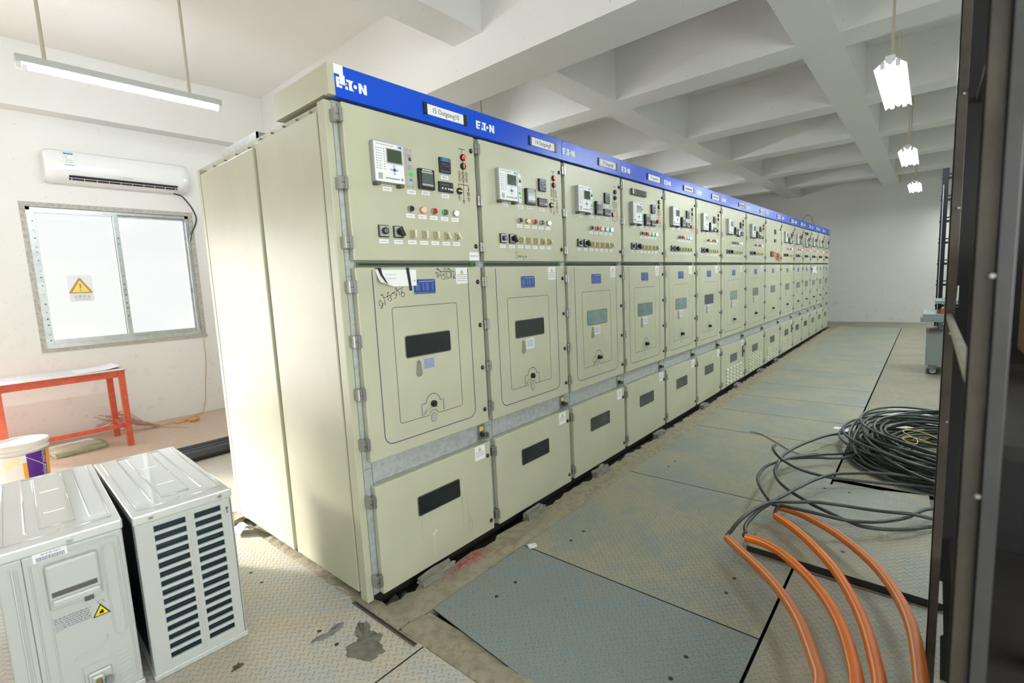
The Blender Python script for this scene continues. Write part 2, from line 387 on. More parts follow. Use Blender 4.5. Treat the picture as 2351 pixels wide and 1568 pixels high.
# ---- broken cement blocks stuffed under the row
def rock(name, x, y, z, sx, sy, sz, rz, m, label, grp, cat):
    bm = bmesh.new(); bmesh.ops.create_cube(bm, size=1); bmesh.ops.subdivide_edges(bm, edges=bm.edges[:], cuts=3, use_grid_fill=True)
    for v in bm.verts:
        k = Vector((random.uniform(-.05, .05), random.uniform(-.09, .09), random.uniform(-.09, .09)))
        v.co += k; v.co.x *= sx; v.co.y *= sy; v.co.z *= sz
    lo = min(v.co.z for v in bm.verts)
    for v in bm.verts: v.co.z -= lo
    me = bpy.data.meshes.new(name); bm.to_mesh(me); bm.free(); me.materials.append(m)
    o = put(name, me, None, (x, y, z), (0, 0, rz)); tag(o, label, cat, grp); return o
GC = mat('grey_cement', (.24, .225, .19), .9, var=.35, vscale=25, bump=.6, bscale=90)
for i, (x, ln, lab) in enumerate(((.31, .20, 'grey cement lump under the lower door of the nearest cubicle'), (1.10, .17, 'grey cement lump under the second lower door beyond the red paint'),
        (1.90, .18, 'grey cement lump under the third lower door'), (2.95, .16, 'grey cement lump under the fourth lower door'), (4.1, .16, 'cement lump below the sixth lower door'), (5.3, .18, 'cement lump below the first louvred lower door'),
        (6.4, .16, 'cement lump below the second louvred lower door'), (7.4, .16, 'cement lump below the third louvred lower door'))):
    rock('cement_lump', x, -.045, -.006, ln, .05, .05, .03, GC, lab, 'cement lumps wedged under the cubicles', 'cement lump')
rock('cement_lump', -.075, 1.47, .006, .07, .12, .036, .1, CONCR, 'brownish block under the rear corner of the end panel', 'cement lumps wedged under the cubicles', 'cement lump')
rock('white_chip', .805, -.258, .006, .045, .026, .012, -.5, PAPER, 'small white broken chip lying on the plate seam before the row', None, 'debris')
CR = mat('hardened_cement', (.19, .18, .145), .95, var=.45, vscale=30, bump=1.0, bscale=70)
def splat(name, pts, z, label, m):
    """a crust of spilt cement: an uneven low mound with a ragged outline"""
    cx = sum(p[0] for p in pts)/len(pts); cy = sum(p[1] for p in pts)/len(pts)
    out = []
    for i in range(len(pts)):
        a = Vector(pts[i]); b = Vector(pts[(i+1) % len(pts)])
        for k in range(7):
            p = a.lerp(b, k/7); out.append((p.x+random.uniform(-.008, .008), p.y+random.uniform(-.008, .008)))
    n = len(out); vs = [(x, y, z) for x, y in out]+[(cx+(x-cx)*.85, cy+(y-cy)*.85, z+.003) for x, y in out]+[(cx, cy, z+.0032)]
    fs = [[i, (i+1) % n, n+(i+1) % n, n+i] for i in range(n)]+[[n+i, n+(i+1) % n, 2*n] for i in range(n)]
    tag(MB().add(vs, fs, 0, True).build(name, m), label, 'cement stain')
splat('cement_crust', [(-.21, -.26), (-.26, -.16), (-.235, -.11), (-.185, -.12), (-.165, -.06), (-.125, -.02), (-.09, -.05), (-.115, -.10), (-.10, -.17), (-.135, -.20), (-.15, -.25)], .006, 'dark hardened cement patch on the tan plate near the cubicle corner', CR)
splat('cement_crust', [(-.315, .03), (-.27, .005), (-.225, .0), (-.17, .015), (-.155, .04), (-.185, .045), (-.235, .03), (-.28, .04)], .006, 'long thin grey smear beside the larger cement patch', mat('cement_smear', (.20, .20, .19), .9))
splat('rust_spot', [(-.575, .13), (-.56, .155), (-.535, .16), (-.53, .14), (-.555, .125)], .006, 'small brown rust spot on the plate before the grille unit', mat('rust_brown', (.11, .085, .06), .9))

# ================================================================== SWITCHGEAR
XB, DEP = 0., 1.555
def bars(mb, x0, x1, zs, h, y, mi, gap=.25):
    """rows of print: short dashes"""
    for z in zs:
        x = x0
        while x < x1-.002:
            l = min(random.uniform(.004, .013), x1-x); mb.box(x, x+l*(1-gap), y-.0004, y, z-h/2, z+h/2, mi); x += l
def m_label(w=.049, h=.018, rows=1):
    mb = MB(); mb.box(-w/2, w/2, -.0012, 0, -h/2, h/2)
    bars(mb, -w*.32, w*.32, [h*.15, -h*.15][:rows] if rows > 1 else [0], .003, -.0012, 1)
    mb.disc(-w*.43, 0, .0012, -.0016, -.0012, 1, n=6); mb.disc(w*.43, 0, .0012, -.0016, -.0012, 1, n=6)
    return mb.mesh('name_label', [PAPER, INK])
LBL = m_label(); LBL2 = m_label(rows=2)
def sub(name, key, fn, mats, parent, loc=(0, 0, 0), rot=(0, 0, 0)):
    return put(name, cached(key, lambda: fn().mesh(name, mats)), parent, loc, rot)
def tri(mb, cx, z0, s, y, mo, mi):
    """yellow warning triangle with black rim and bolt"""
    h = s*.866
    mb.prism([(cx-s/2, z0), (cx+s/2, z0), (cx, z0+h)], y-.0004, y, mo)
    mb.prism([(cx-s*.38, z0+h*.08), (cx+s*.38, z0+h*.08), (cx, z0+h*.85)], y-.0008, y-.0004, mi)
    mb.prism([(cx-.03*s, z0+h*.30), (cx+.06*s, z0+h*.55), (cx-.02*s, z0+h*.52), (cx+.03*s, z0+h*.72), (cx-.08*s, z0+h*.42), (cx, z0+h*.45)], y-.0011, y-.0008, mo)
def warn_sticker(w, h):
    mb = MB(); mb.box(-w/2, w/2, -.001, 0, -h/2, h/2); tri(mb, 0, h*.14, .024, -.001, 2, 3)
    bars(mb, -w*.42, w*.42, [h*.06-i*.010 for i in range(int(h*.5/.010))], .0028, -.001, 1); return mb
def logo_mesh():
    H, mb = .040, MB()
    def P(*pts): mb.prism([(x*H, z*H) for x, z in pts], -.0012, 0)
    P((0, 0), (.62, 0), (.67, .22), (.30, .22), (.30, .40), (.72, .40), (.77, .60), (.30, .60), (.30, .78), (.82, .78), (.88, 1), (0, 1))
    P((.98, 0), (1.32, 0), (1.24, .30), (1.02, .30)); P((1.06, .45), (1.22, .45), (1.18, .62), (1.12, .62))
    P((1.14, 1), (1.20, .76), (1.42, .76), (1.42, .0), (1.98, 0), (1.84, .14), (1.75, .36), (1.75, .58), (1.84, .82), (1.98, 1))
    mb.disc(2.16*H, .5*H, .20*H, -.0012, 0)
    P((2.56, 0), (2.86, 0), (2.86, .55), (3.20, 0), (3.52, 0), (3.52, 1), (3.22, 1), (3.22, .42), (2.88, 1), (2.56, 1))
    return mb
def hinge_mb():
    mb = MB(); mb.box(-.0125, .003, -.010, .0355, -.025, .025, 0, .001, 1); mb.box(.0035, .018, -.015, .001, -.027, .027, 0, .0012, 1)
    mb.box(-.012, .003, -.0112, -.010, -.002, .0, 1); return mb
def lock_mb():
    mb = MB(); mb.lathe([(0, .010), (.006, .0095), (.010, .006), (.0125, .001), (.0125, 0)], 16)
    mb.v = [(x, -z, y) for x, y, z in mb.v]; mb.box(-.002, .002, -.0112, -.0085, -.005, .005, 1); return mb
TXT = ['15 Outgoing10', '14 Outgoing9', '13 Outgoing8', '12 Outgoing7']
HUB = {}
def indicator(parent, loc, kind, r=.017):
    o = sub('position_indicator', ('ind', r), lambda: MB().cyl((0, 0, 0), (0, -.010, 0), r, 20).cyl((0, -.010, 0), (0, -.012, 0), r*.86, 20), BLACK, parent, loc)
    if kind == 'chev': f = lambda: MB().disc(0, 0, r*.82, -.0126, -.012, 0).ribbon([(-r*.5, -r*.55), (-r*.45, -.05*r), (0, r*.5), (r*.45, -.05*r), (r*.5, -r*.55)], r*.34, -.0126, .0006, 1); ms = [RED, REDB]
    elif kind == 'v': f = lambda: MB().disc(0, 0, r*.82, -.0126, -.012, 0).box(-r*.15, r*.15, -.0134, -.0126, -r*.62, r*.62, 1); ms = [MAROON, REDB]
    elif kind == 'h': f = lambda: MB().box(-r*.7, -r*.12, -.013, -.012, -r*.14, r*.14).box(r*.12, r*.7, -.013, -.012, -r*.14, r*.14); ms = [YELG]
    elif kind == 'red': f = lambda: MB().disc(0, 0, r*.84, -.013, -.012, 0).box(-r*.12, r*.12, -.0136, -.013, -r*.6, r*.6, 1); ms = [RED, REDB]
    elif kind == 'olive': f = lambda: MB().disc(0, 0, r*.84, -.013, -.012, 0).box(-r*.6, r*.6, -.0136, -.013, -r*.12, r*.12, 1); ms = [YGRN, YELG]
    else: f = lambda: MB().disc(0, 0, r*.6, -.013, -.012, 0); ms = [DARK]
    sub('indicator_lens', ('lens', kind, r), f, ms, o); return o
def button(parent, loc, col):
    o = sub('push_button', 'bezel', lambda: MB().cyl((0, 0, 0), (0, -.010, 0), .0150, 20).cyl((0, -.010, 0), (0, -.013, 0), .0150, 20, r1=.0125), CHROME, parent, loc)
    if col == 'knob':
        sub('button_cap', 'capk', lambda: MB().cyl((0, -.010, 0), (0, -.020, 0), .011, 18, 0).cyl((0, -.020, 0), (0, -.0215, 0), .011, 18, 0, .009), [BLACK], o)
    else:
        m = {'redl': REDL, 'red': RED, 'green': GREEN, 'greenl': GREENL, 'whitel': WHITEL}[col]
        sub('button_lens', ('cap', col), lambda: MB().cyl((0, -.010, 0), (0, -.019, 0), .0125, 18).cyl((0, -.019, 0), (0, -.0215, 0), .0125, 18, 0, .0095), [m], o)
    put('name_label', LBL, o, (0, 0, -.031)); return o
def rel_screen(): return MB().box(-.038, .038, -.0015, 0, -.028, .028)
def relay(parent, loc, lcd=LCD):
    """protection relay: grey box, white face, screen, keypad and two clamps below"""
    o = sub('protection_relay', 'relaybox', lambda: MB().box(-.078, .078, -.028, 0, -.085, .085, 0, .003).box(-.076, .076, -.032, -.028, -.083, .083, 1, .0015).box(-.079, .079, -.034, -.004, .082, .087, 2), [GREYP, WHITE, GREYL], parent, loc)
    sub('screen', ('rscr', lcd.name), lambda: MB().box(-.042, .044, -.0028, 0, -.033, .032, 1).box(-.038, .038, -.0034, -.0028, -.028, .028), [lcd, GREYL], o, (.026, -.032, .030))
    def kp():
        mb = MB(); mb.disc(0, 0, .0075, -.003, 0, 1)
        for dx, dz in ((.016, 0), (-.016, 0), (0, .016), (0, -.016)): mb.box(dx-.005, dx+.005, -.002, 0, dz-.004, dz+.004, 0)
        return mb
    sub('keypad', 'kpad', kp, [GREYL, mat('blue_key', (.01, .08, .5), .4)], o, (.022, -.032, -.028))
    def leds():
        mb = MB()
        for i in range(9):
            z = .055-i*.0105
            mb.box(-.005, -.002, -.0008, 0, z-.002, z+.002, 1); bars(mb, .002, .026, [z], .0022, 0, 0)
            mb.box(.034, .037, -.0008, 0, z-.002, z+.002, 1)
        bars(mb, -.002, .09, [.073], .003, 0, 0); return mb
    sub('status_lamps', 'leds', leds, [INK, DARK], o, (-.062, -.032, 0))
    sub('port_cover', 'port', lambda: MB().box(-.011, .011, -.002, 0, -.013, .013, 0, .001), [GREYP], o, (-.052, -.032, -.060))
    def foot():
        mb = MB(); bars(mb, -.02, .055, [.0], .006, 0, 0); mb.box(.062, .072, -.001, 0, -.004, .006, 0); return mb
    sub('print_line', 'rfoot', foot, [INK], o, (-.005, -.0325, -.066))
    put('maker_letters', cached('NR', lambda: textmesh('maker_letters', 'NR', .016, mat('blue_letters', (.02, .13, .55), .4), bold=.0006)), o, (.060, -.0325, .072))
    for dx in (-.066, .058):
        sub('clamp', 'clamp', lambda: MB().box(-.010, .012, -.036, -.002, -.008, .004, 0, .002), [GASKET], o, (dx, 0, -.090))
    put('name_label', LBL, o, (0, 0, -.106)); return o
def meter(parent, loc, mm=LCDG):
    o = sub('power_meter', 'meterbox', lambda: MB().box(-.047, .047, -.020, 0, -.047, .047, 0, .004), [BLACK], parent, loc)
    sub('screen', ('mscr', mm.name), lambda: MB().box(-.034, .034, -.0015, 0, -.024, .024).box(-.034, .034, -.0016, 0, .024, .032, 1).box(-.034, .034, -.0016, 0, -.034, -.025, 1), [mm, GREYP], o, (0, -.020, .002))
    def pr():
        mb = MB(); bars(mb, -.028, .030, [.0], .005, 0, 0); return mb
    sub('print_line', 'mprint', pr, [LOGOW], o, (0, -.0203, .040))
    put('name_label', LBL2, o, (0, 0, -.061)); return o
def minirelay(parent, loc):
    o = sub('display_unit', 'm2', lambda: MB().box(-.036, .036, -.013, 0, -.037, .037, 0, .003).box(-.032, .032, -.0145, -.013, -.034, -.026, 1).box(-.032, .032, -.0145, -.013, .016, .034, 1), [BLACK, NAVY], parent, loc)
    def d():
        mb = MB(); bars(mb, -.024, .026, [.006, -.004], .0022, 0, 1); mb.disc(.020, .006, .0032, -.0016, 0, 0); mb.disc(-.012, -.004, .0024, -.0016, 0, 0); mb.disc(.022, -.020, .005, -.0026, 0, 0); bars(mb, -.022, .02, [.030, .022], .003, 0, 2)
        return mb
    sub('display_marks', 'm2d', d, [RED, INK, mat('cyan_print', (.15, .45, .6), .4)], o, (0, -.0147, 0))
    put('name_label', LBL2, o, (0, 0, -.056)); return o
def liveind(parent, loc):
    o = sub('live_indicator', 'm3', lambda: MB().box(-.0465, .0465, -.013, 0, -.025, .025, 0, .003), [BLACK], parent, loc)
    def d():
        mb = MB()
        for dx in (-.028, -.008, .012): mb.disc(dx, -.008, .0042, -.002, 0, 0)
        mb.disc(.032, .004, .004, -.002, 0, 1); mb.box(.022, .041, -.001, 0, -.013, -.006, 0); bars(mb, -.034, .02, [.010], .003, 0, 2); return mb
    sub('display_marks', 'm3d', d, [PAPER, RED, INK], o, (0, -.013, 0))
    put('name_label', LBL2, o, (0, 0, -.042)); return o
def test_strip(parent, loc):
    def f():
        mb = MB(); mb.box(-.0175, .0175, -.004, 0, -.087, .087, 0, .001)
        for dx, dz in ((-.011, .081), (.011, .081), (-.011, -.081), (.011, -.081)): mb.disc(dx, dz, .0025, -.0052, -.004, 1, n=8)
        bars(mb, -.012, .012, [.058, .052, .012, .006, 0, -.006], .0028, -.004, 1); return mb
    o = sub('grey_test_strip', 'tstrip', f, [GREYL, INK], parent, loc)
    sub('green_button', 'tsg', lambda: MB().cyl((0, -.004, 0), (0, -.010, 0), .0095, 16), [GREENB], o, (.004, 0, -.027))
    sub('toggle', 'tst', lambda: MB().box(-.007, .007, -.006, -.004, -.007, .008, 0).box(-.003, .003, -.012, -.006, -.004, .006, 1), [DARK, YGRN], o, (.004, 0, .040))
    def nr():
        return textmesh('maker_letters', 'NR', .012, MATS['blue_letters'], bold=.0004)
    put('maker_letters', cached('NR2', nr), o, (.002, -.0045, -.053))
    put('name_label', LBL2, o, (.003, 0, -.106)); return o
def keyswitch(parent, loc, kind):
    o = sub('selector_switch', ('ks', kind), lambda: MB().box(-.0265, .0265, -.010, 0, -.0265, .0265, 1, .003).box(-.0225, .0225, -.0112, -.010, -.0225, .0225, 0), [GREYL, BLACK], parent, loc)
    if kind == 'key':
        sub('switch_knob', 'ksk', lambda: MB().cyl((0, -.011, 0), (0, -.024, 0), .015, 20).cyl((0, -.024, 0), (0, -.026, 0), .009, 16, 1).box(-.001, .001, -.0275, -.026, -.006, .006, 0).box(-.003, .018, -.020, -.013, -.003, .003, 0), [BLACK, CHROME], o)
    else:
        R = Matrix.Rotation(-.5, 4, 'Y')
        sub('switch_knob', 'ksh', lambda: MB().cyl((0, -.011, 0), (0, -.020, 0), .015, 20).box(-.008, .010, -.040, -.018, -.024, .018, 0, .004, M=R), [BLACK], o)
    put('name_label', LBL, o, (0, 0, -.044)); return o
def toggle(parent, loc, tilt):
    o = sub('link_switch', 'tog', lambda: MB().box(-.0085, .0085, -.012, 0, -.019, .019, 0, .002).disc(-.002, .012, .003, -.0135, -.012, 1, n=8).disc(-.002, -.012, .003, -.0135, -.012, 1, n=8), [CREAM, DARK], parent, loc)
    R = Matrix.Rotation(tilt, 4, 'Y')
    sub('lever', ('lev', tilt), lambda: MB().box(-.0015, .0075, -.031, -.012, -.018, .018, 0, .0015, M=R).box(-.0055, -.0012, -.030, -.012, -.013, .013, 1, .001, M=R), [CREAML, CREAM], o)
    put('name_label', LBL, o, (0, 0, -.037)); return o
def mimic(w=.0032):
    mb = MB()
    def L(*p): mb.ribbon(p, w, 0, .0008)
    def E(cx, cz, a, b): mb.ribbon([(cx+a*math.cos(t*PI/8), cz+b*math.sin(t*PI/8)) for t in range(16)], w*.7, 0, .0008, closed=True)
    L((-.026, .131), (.020, .131)); L((-.002, .131), (-.002, .107)); L((-.003, .073), (-.003, .064)); L((-.003, .031), (-.003, -.030))
    for dx in (-.028, -.003, .021):
        for z in (.007, -.019): E(dx, z, .0085, .0115); L((dx, z+.008), (dx, z-.008))
    L((-.003, -.030), (-.007, -.135)); L((-.039, -.046), (.031, -.046)); L((-.039, -.046), (-.037, -.062)); L((.031, -.046), (.031, -.062))
    L((-.037, -.098), (-.037, -.112))
    for dx in (-.037, .029):
        for i in range(3): L((dx-.011+i*.0035, -.113-i*.008), (dx+.011-i*.0035, -.113-i*.008))
    L((.024, -.062), (.038, -.062)); L((.024, -.068), (.038, -.068)); L((.031, -.068), (.030, -.079)); E(.029, -.089, .010, .011)
    L((.022, -.082), (.036, -.096)); L((.036, -.082), (.022, -.096)); L((.029, -.100), (.029, -.112)); L((-.0145, -.125), (.001, -.125), (-.0065, -.142), (-.0145, -.125))
    return mb
def door_lines(W):
    """printed outlines of the breaker door"""
    mb = MB(); k = W/.8
    x0, x1 = .104*k, .686*k
    arc = lambda cx, cz, r, a0, a1, n=7: [(cx+r*math.cos(math.radians(a0+(a1-a0)*i/n)), cz+r*math.sin(math.radians(a0+(a1-a0)*i/n))) for i in range(n+1)]
    mb.ribbon([(x0, 1.525)]+arc(x0+.045, .733+.045, .045, 180, 270)+arc(x1-.045, .733+.045, .045, 270, 360)+[(x1, 1.525)], .0042, 0, .0007)
    a, b = .193*k, .593*k; c = .396*k
    mb.ribbon([(c-.05, .813)]+[(a+.014, .813)]+arc(a+.014, .827, .014, 270, 180)+arc(a+.014, 1.340, .014, 180, 90)+arc(b-.014, 1.340, .014, 90, 0)+arc(b-.014, .827, .014, 0, -90)+[(c+.04, .813)]+arc(c, .805, .030, 15, 165)+[(c-.05, .813)], .0030, 0, .0007, 1)
    mb.ribbon([(c-.073, .818), (c-.073, .876), (c-.048, .876)]+arc(c, .872, .045, 175, 5, 12)+[(c+.044, .876), (c+.067, .876), (c+.067, .820)], .0034, 0, .0007, 0)
    mb.ribbon(arc(c, .805, .046, 50, 130), .0018, 0, .0007, 1)
    return mb
def blueplate():
    mb = MB(); mb.box(-.066, .066, -.0015, 0, -.0345, .0345)
    for dx, dz in ((-.060, .029), (.060, .029), (-.060, -.029), (.060, -.029)): mb.disc(dx, dz, .0035, -.0025, -.0015, 1, n=10)
    bars(mb, -.034, .056, [.0245], .0045, -.0015, 2)
    for i in range(6):
        z = .014-i*.0062; bars(mb, -.056, -.028, [z], .0017, -.0015, 2); bars(mb, -.014, -.002, [z], .0017, -.0015, 2); bars(mb, .006, .028, [z], .0017, -.0015, 2); bars(mb, .042, .056, [z], .0017, -.0015, 2)
    return mb
PLW = mat('plate_print', (.36, .43, .62), .4)
def window(parent, x0, x1, z0, z1, m, y=-.0012, r=.010):
    o = MB().rrect(x0, x1, z0, z1, r, y, 0, 0).build('viewing_window', [m], parent)
    k = .0045
    mb = MB(); n = 6
    outer = [(p[0], p[1]) for p in []]
    pts = []
    for cx, cz, a in ((x1-r, z1-r, 0), (x0+r, z1-r, 90), (x0+r, z0+r, 180), (x1-r, z0+r, 270)):
        for i in range(n): t = math.radians(a+90*i/(n-1)); pts.append((cx+r*math.cos(t), cz+r*math.sin(t)))
    mb.ribbon(pts, .0045, 0, .0022, closed=True); mb.build('window_gasket', [GASKET], o); return o
def cubicle(k, X0, W, cfg, label):
    r = empty('switchgear_cubicle', (X0, 0, 0)); s = W/.8; g = .001
    MB().box(g, W-g, .062, DEP, .040, 2.212).build('cabinet_body', [BEIGE], r)
    f = MB(); f.box(g, W-g, .036, .060, .045, 2.215)
    for z in (.567, .668): f.box(.045, W-.02, .0352, .036, z-.001, z+.001, 1)
    f.box(.044, .046, .0350, .036, .05, 2.21, 1); f.box(W-.022, W-.020, .0350, .036, .05, 2.21, 1)
    for z in (2.17, 1.60, 1.50, .64, .12): f.box(g, .044, .0352, .036, z, z+.0015, 1)
    f.build('front_frame', [ZINC, GASKET], r)
    MB().box(g, W-g, .075, 1.52, -.04, .040).box(g+.05, W-.05, .062, .075, .012, .040).build('base_channel', [DARK], r)
    MB().box(.05, W-.02, .030, .036, 1.540, 1.560).box(.06, W-.03, .012, .036, 1.5495, 1.5525, 1).build('door_sill', [mat('gap_olive', (.10, .12, .07), .5), BLACK], r)
    # header with the blue fascia
    MB().box((-.03 if k == 0 else g), W-g, .028, .470, 2.228, 2.342, 0, .003).box((-.03 if k == 0 else g), (0 if k == 0 else g+.001), -.003, .03, 2.222, 2.342, 0).build('header_box', [BEIGE], r)
    fa = MB().box(.0005, W-.0008, -.004, .0275, 2.218, 2.344, 0, .0015).build('header_fascia', [BLUEP], r)
    put('logo', cached('logo', lambda: logo_mesh().mesh('logo', [LOGOW])), fa, (.006, -.0041, 2.256))
    px0 = .452*s if W < .9 else W-.35
    npl = sub('name_plate', 'nplate', lambda: MB().box(.020, .262, -.003, 0, -.0235, .0235, 0).box(0, .021, -.007, 0, -.027, .027, 1, .001).box(.261, .282, -.007, 0, -.027, .027, 1, .001), [PAPER, BLACK], r, (px0, -.004, 2.2775))
    if k < 4: put('lettering', textmesh('lettering', TXT[k], .034, mat('black_letters', (.03, .03, .04), .5), squash=.86), npl, (.141, -.0032, 0))
    else: sub('print_line', ('npl', k % 3), lambda: (lambda mb: (bars(mb, .05, .23, [0], .02, 0, 0), mb)[1])(MB()), [INK], npl, (0, -.0032, 0))
    # upper instrument door
    d = MB().box(.022, W-.014, 0, .034, 1.565, 2.207, 0, .005).build('instrument_door', [BEIGE], r)
    for z in (2.133, 1.643): sub('door_lock', 'lock', lock_mb, [BLACK, CHROME], d, (W-.040, 0, z))
    for z in (2.150, 1.882, 1.640): sub('hinge', 'hinge', hinge_mb, [CHROME, DARK], d, (0, 0, z))
    X = lambda x: x*s
    if cfg.get('relay', 1):
        dx = cfg.get('dz', 0)
        relay(r, (X(.217), 0, 1.986-dx), LCD if k < 3 else LCDG)
        if not cfg.get('nostrip'): test_strip(r, (X(.348), 0, 1.987-dx))
        meter(r, (X(.437), 0, 1.947-dx))
        if cfg.get('two'): 
            o = meter(r, (X(.437)+.105, 0, 1.930-dx), MATS['white_plastic'])
            minirelay(r, (X(.565)+.06, 0, 2.030)); liveind(r, (X(.565)+.10, 0, 1.927-dx))
        else: minirelay(r, (X(.565), 0, 2.030-dx*.4)); liveind(r, (X(.563), 0, 1.926-dx))
        mi = sub('mimic_diagram', ('mimic', cfg.get('mm', 0)), mimic, [MAROON if not cfg.get('mm') else mat('black_print', (.05, .04, .04), .5)], r, (X(.696), 0, 2.0))
        a, b, c3 = cfg.get('ind', ('chev', 'v', 'h'))
        indicator(r, (X(.696)-.001, 0, 2.089), a); indicator(r, (X(.696)-.003, 0, 2.046), b)
        indicator(r, (X(.696)-.038, 0, 1.918), c3, .0175)
        if cfg.get('grille'):
            def gr():
                mb = MB(); mb.box(0, .27, -.016, 0, -.024, .024, 0, .004)
                for i in range(16): mb.box(.075+i*.011, .079+i*.011, -.0175, -.016, -.018, .018, 1)
                mb.box(.012, .028, -.018, -.016, -.018, .018, 2); return mb
            sub('grille_bar', 'grille', gr, [GASKET, BLACK, GREYL], r, (X(.155), 0, 2.125))
        for x, col in zip((.336, .407, .477, .547, .618), cfg.get('btn')): button(r, (X(x), 0, 1.803), col)
        keyswitch(r, (X(.178), 0, 1.694), 'key'); keyswitch(r, (X(.257), 0, 1.694), 'handle')
        for x, t in zip((.336, .406, .476, .548, .618), (0, 0, 0, -.5, -.65)): toggle(r, (X(x), 0, 1.688), t)
    else:
        minirelay(r, (X(.46), 0, 2.035)); liveind(r, (X(.46), 0, 1.90)); indicator(r, (X(.725), 0, 2.09), 'red')
        wb = MB().box(.30, .45, -.022, 0, 1.66, 1.735, 0, .004)
        wb.build('wiring_box', [mat('brown_bakelite', (.20, .075, .03), .5)], r)
        m2 = MB()
        for i in range(6): m2.tube(smooth_path([(.44, -.02, 1.70+i*.004), (.52, -.04, 1.71), (.60+.03*i, -.03, 1.66+.01*i), (.66+.04*i, -.008, 1.64-.012*i), (.60+.05*i, -.008, 1.60+.02*(i % 2))]), .0035, 6, 0)
        m2.build('loose_wires', [COPPER], r)
    # breaker door
    d2 = MB().box(.022, W-.014, 0, .034, .676, 1.535, 0, .005).build('breaker_door', [BEIGE], r)
    for z in (1.455, 1.222, .988, .753): sub('door_lock', 'lock', lock_mb, [BLACK, CHROME], d2, (W-.042, 0, z))
    for z in (1.455, 1.222, .990, .763): sub('hinge', 'hinge', hinge_mb, [CHROME, DARK], d2, (0, 0, z))
    put('outline_print', cached(('dl', W), lambda: door_lines(W).mesh('outline_print', [LINE, GROOVE])), d2)
    c = .396*s
    window(r, X(.393)-.140, X(.393)+.140, 1.114, 1.216, {'dark': WINDARK, 'lite': WINLITE, 'navy': WINNAVY, 'grey': WINGREY}[cfg['win']])
    if cfg.get('key', 1):
        sub('key_cover', 'keyc', lambda: MB().prism([(.018*math.cos(t*PI/9+PI), -.026+.018*math.sin(t*PI/9+PI)) for t in range(10)]+[(.010, .028), (.0, .038), (-.010, .028)], -.004, 0, 0).disc(0, .030, .006, -.007, -.004, 1, n=10), [mat('pewter', (.30, .29, .25), .4, .4), CHROME], r, (X(.323), 0, 1.058))
        def ilab():
            mb = MB(); mb.box(-.038, .038, -.001, 0, -.030, .030, 0); bars(mb, -.032, .032, [.022-i*.006 for i in range(8)], .003, -.001, 1); return mb
        sub('instruction_label', ('il', k == 0), ilab, [mat('grey_label', (.42, .45, .50), .5) if k == 0 else PAPER, INKB], r, (X(.388), 0, 1.069))
    sub('operating_knob', ('knob', k > 1), lambda: MB().cyl((0, 0, 0), (0, -.012, 0), .0165, 18).box(-.012, .012, -.030 if k > 1 else -.016, -.012, -.012, .012, 0, .003), [BLACK], r, (c, 0, .866))
    hole = sub('crank_socket', 'sock', lambda: MB().disc(0, 0, .0185, -.001, 0, 0, .022).disc(0, 0, .0205, -.0006, 0, 1, .024), [GREYL, GROOVE], r, (c, 0, .797))
    if k < 3: put('lettering', cached('OUT', lambda: textmesh('lettering', 'OUT', .014, MATS['black_letters'])), d2, (c-.052, -.0006, .832), (0, -.7, 0))
    bp = put('blue_plate', cached('bp', lambda: blueplate().mesh('blue_plate', [NPBLUE, CHROME, PLW])), r, (X(.392), 0, 1.443))
    if k < 4: put('lettering', cached('EEE', lambda: textmesh('lettering', 'Eaton Electrical Equipment Co., Ltd.', .0075, PLW, squash=.92)), bp, (0, -.0017, -.0285))
    sub('warning_sticker', 'warnA', lambda: warn_sticker(.082, .080), [PAPER, INK, BLACK, YELL], r, (X(.642), 0, 1.490))
    sub('green_seal', 'seal', lambda: MB().box(-.013, .013, .028, .036, -.012, .010, 0, .003).box(-.004, .002, .026, .030, -.02, -.008), [GREENS], r, (W-.055, -.004, 1.551))
    # padlock hasp on the frame between the doors
    hp = sub('interlock_hasp', 'hasp', lambda: MB().box(-.028, .030, .030, .036, -.045, .040, 0).disc(.0, -.012, .012, .012, .030, 1, n=12).box(-.030, .045, .010, .014, -.042, -.030, 0).box(.038, .045, .010, .034, -.042, -.010, 0), [CHROME, DARK], r, (W-.050, 0, .620))
    sub('yellow_tag', 'ytag', lambda: (lambda mb: (mb.box(-.014, .014, .0285, .030, -.011, .011, 0), bars(mb, -.010, .010, [.004, -.003], .003, .0285, 1), mb)[2])(MB()), [YELL, INK], hp, (.002, 0, .018))
    # cable compartment door
    d3 = MB().box(.030, W-.014, 0, .034, .047, .562, 0, .005).build('cable_door', [BEIGE], r)
    for z in (.486, .103): sub('door_lock', 'lock', lock_mb, [BLACK, CHROME], d3, (W-.040, 0, z))
    for z in (.497, .122): sub('hinge', 'hinge', hinge_mb, [CHROME, DARK], d3, (.006, 0, z))
    window(r, X(.397)-.139, X(.397)+.139, .331, .428, WINDARK if k < 2 else WINBOT)
    if cfg.get('bw', 1): sub('warning_sticker', 'warnB', lambda: warn_sticker(.078, .078), [PAPER, INK, BLACK, YELL], r, (X(.701), 0, .520))
    if cfg.get('louv'):
        def lv():
            mb = MB()
            for row in range(5):
                for cc in range(5):
                    x = .20+cc*.135; z = .09+row*.043
                    mb.prism([(0-.0, z-.013), (-.016, z-.011), (-.010, z+.0), (0, z+.012)], x, x+.095, 0, axis='x')
            return mb
        sub('louvre_rows', 'louv', lv, [BEIGE], d3)
    if cfg.get('latch'): sub('door_latch', 'latch', lambda: MB().box(-.018, .018, -.012, 0, -.075, .075, 0, .003).box(-.012, .012, -.030, -.012, -.02, .02, 0, .003), [GASKET], r, (W-.115, 0, .41))
    tag(r, label, 'switchgear', 'row of beige switchgear cubicles'); return r
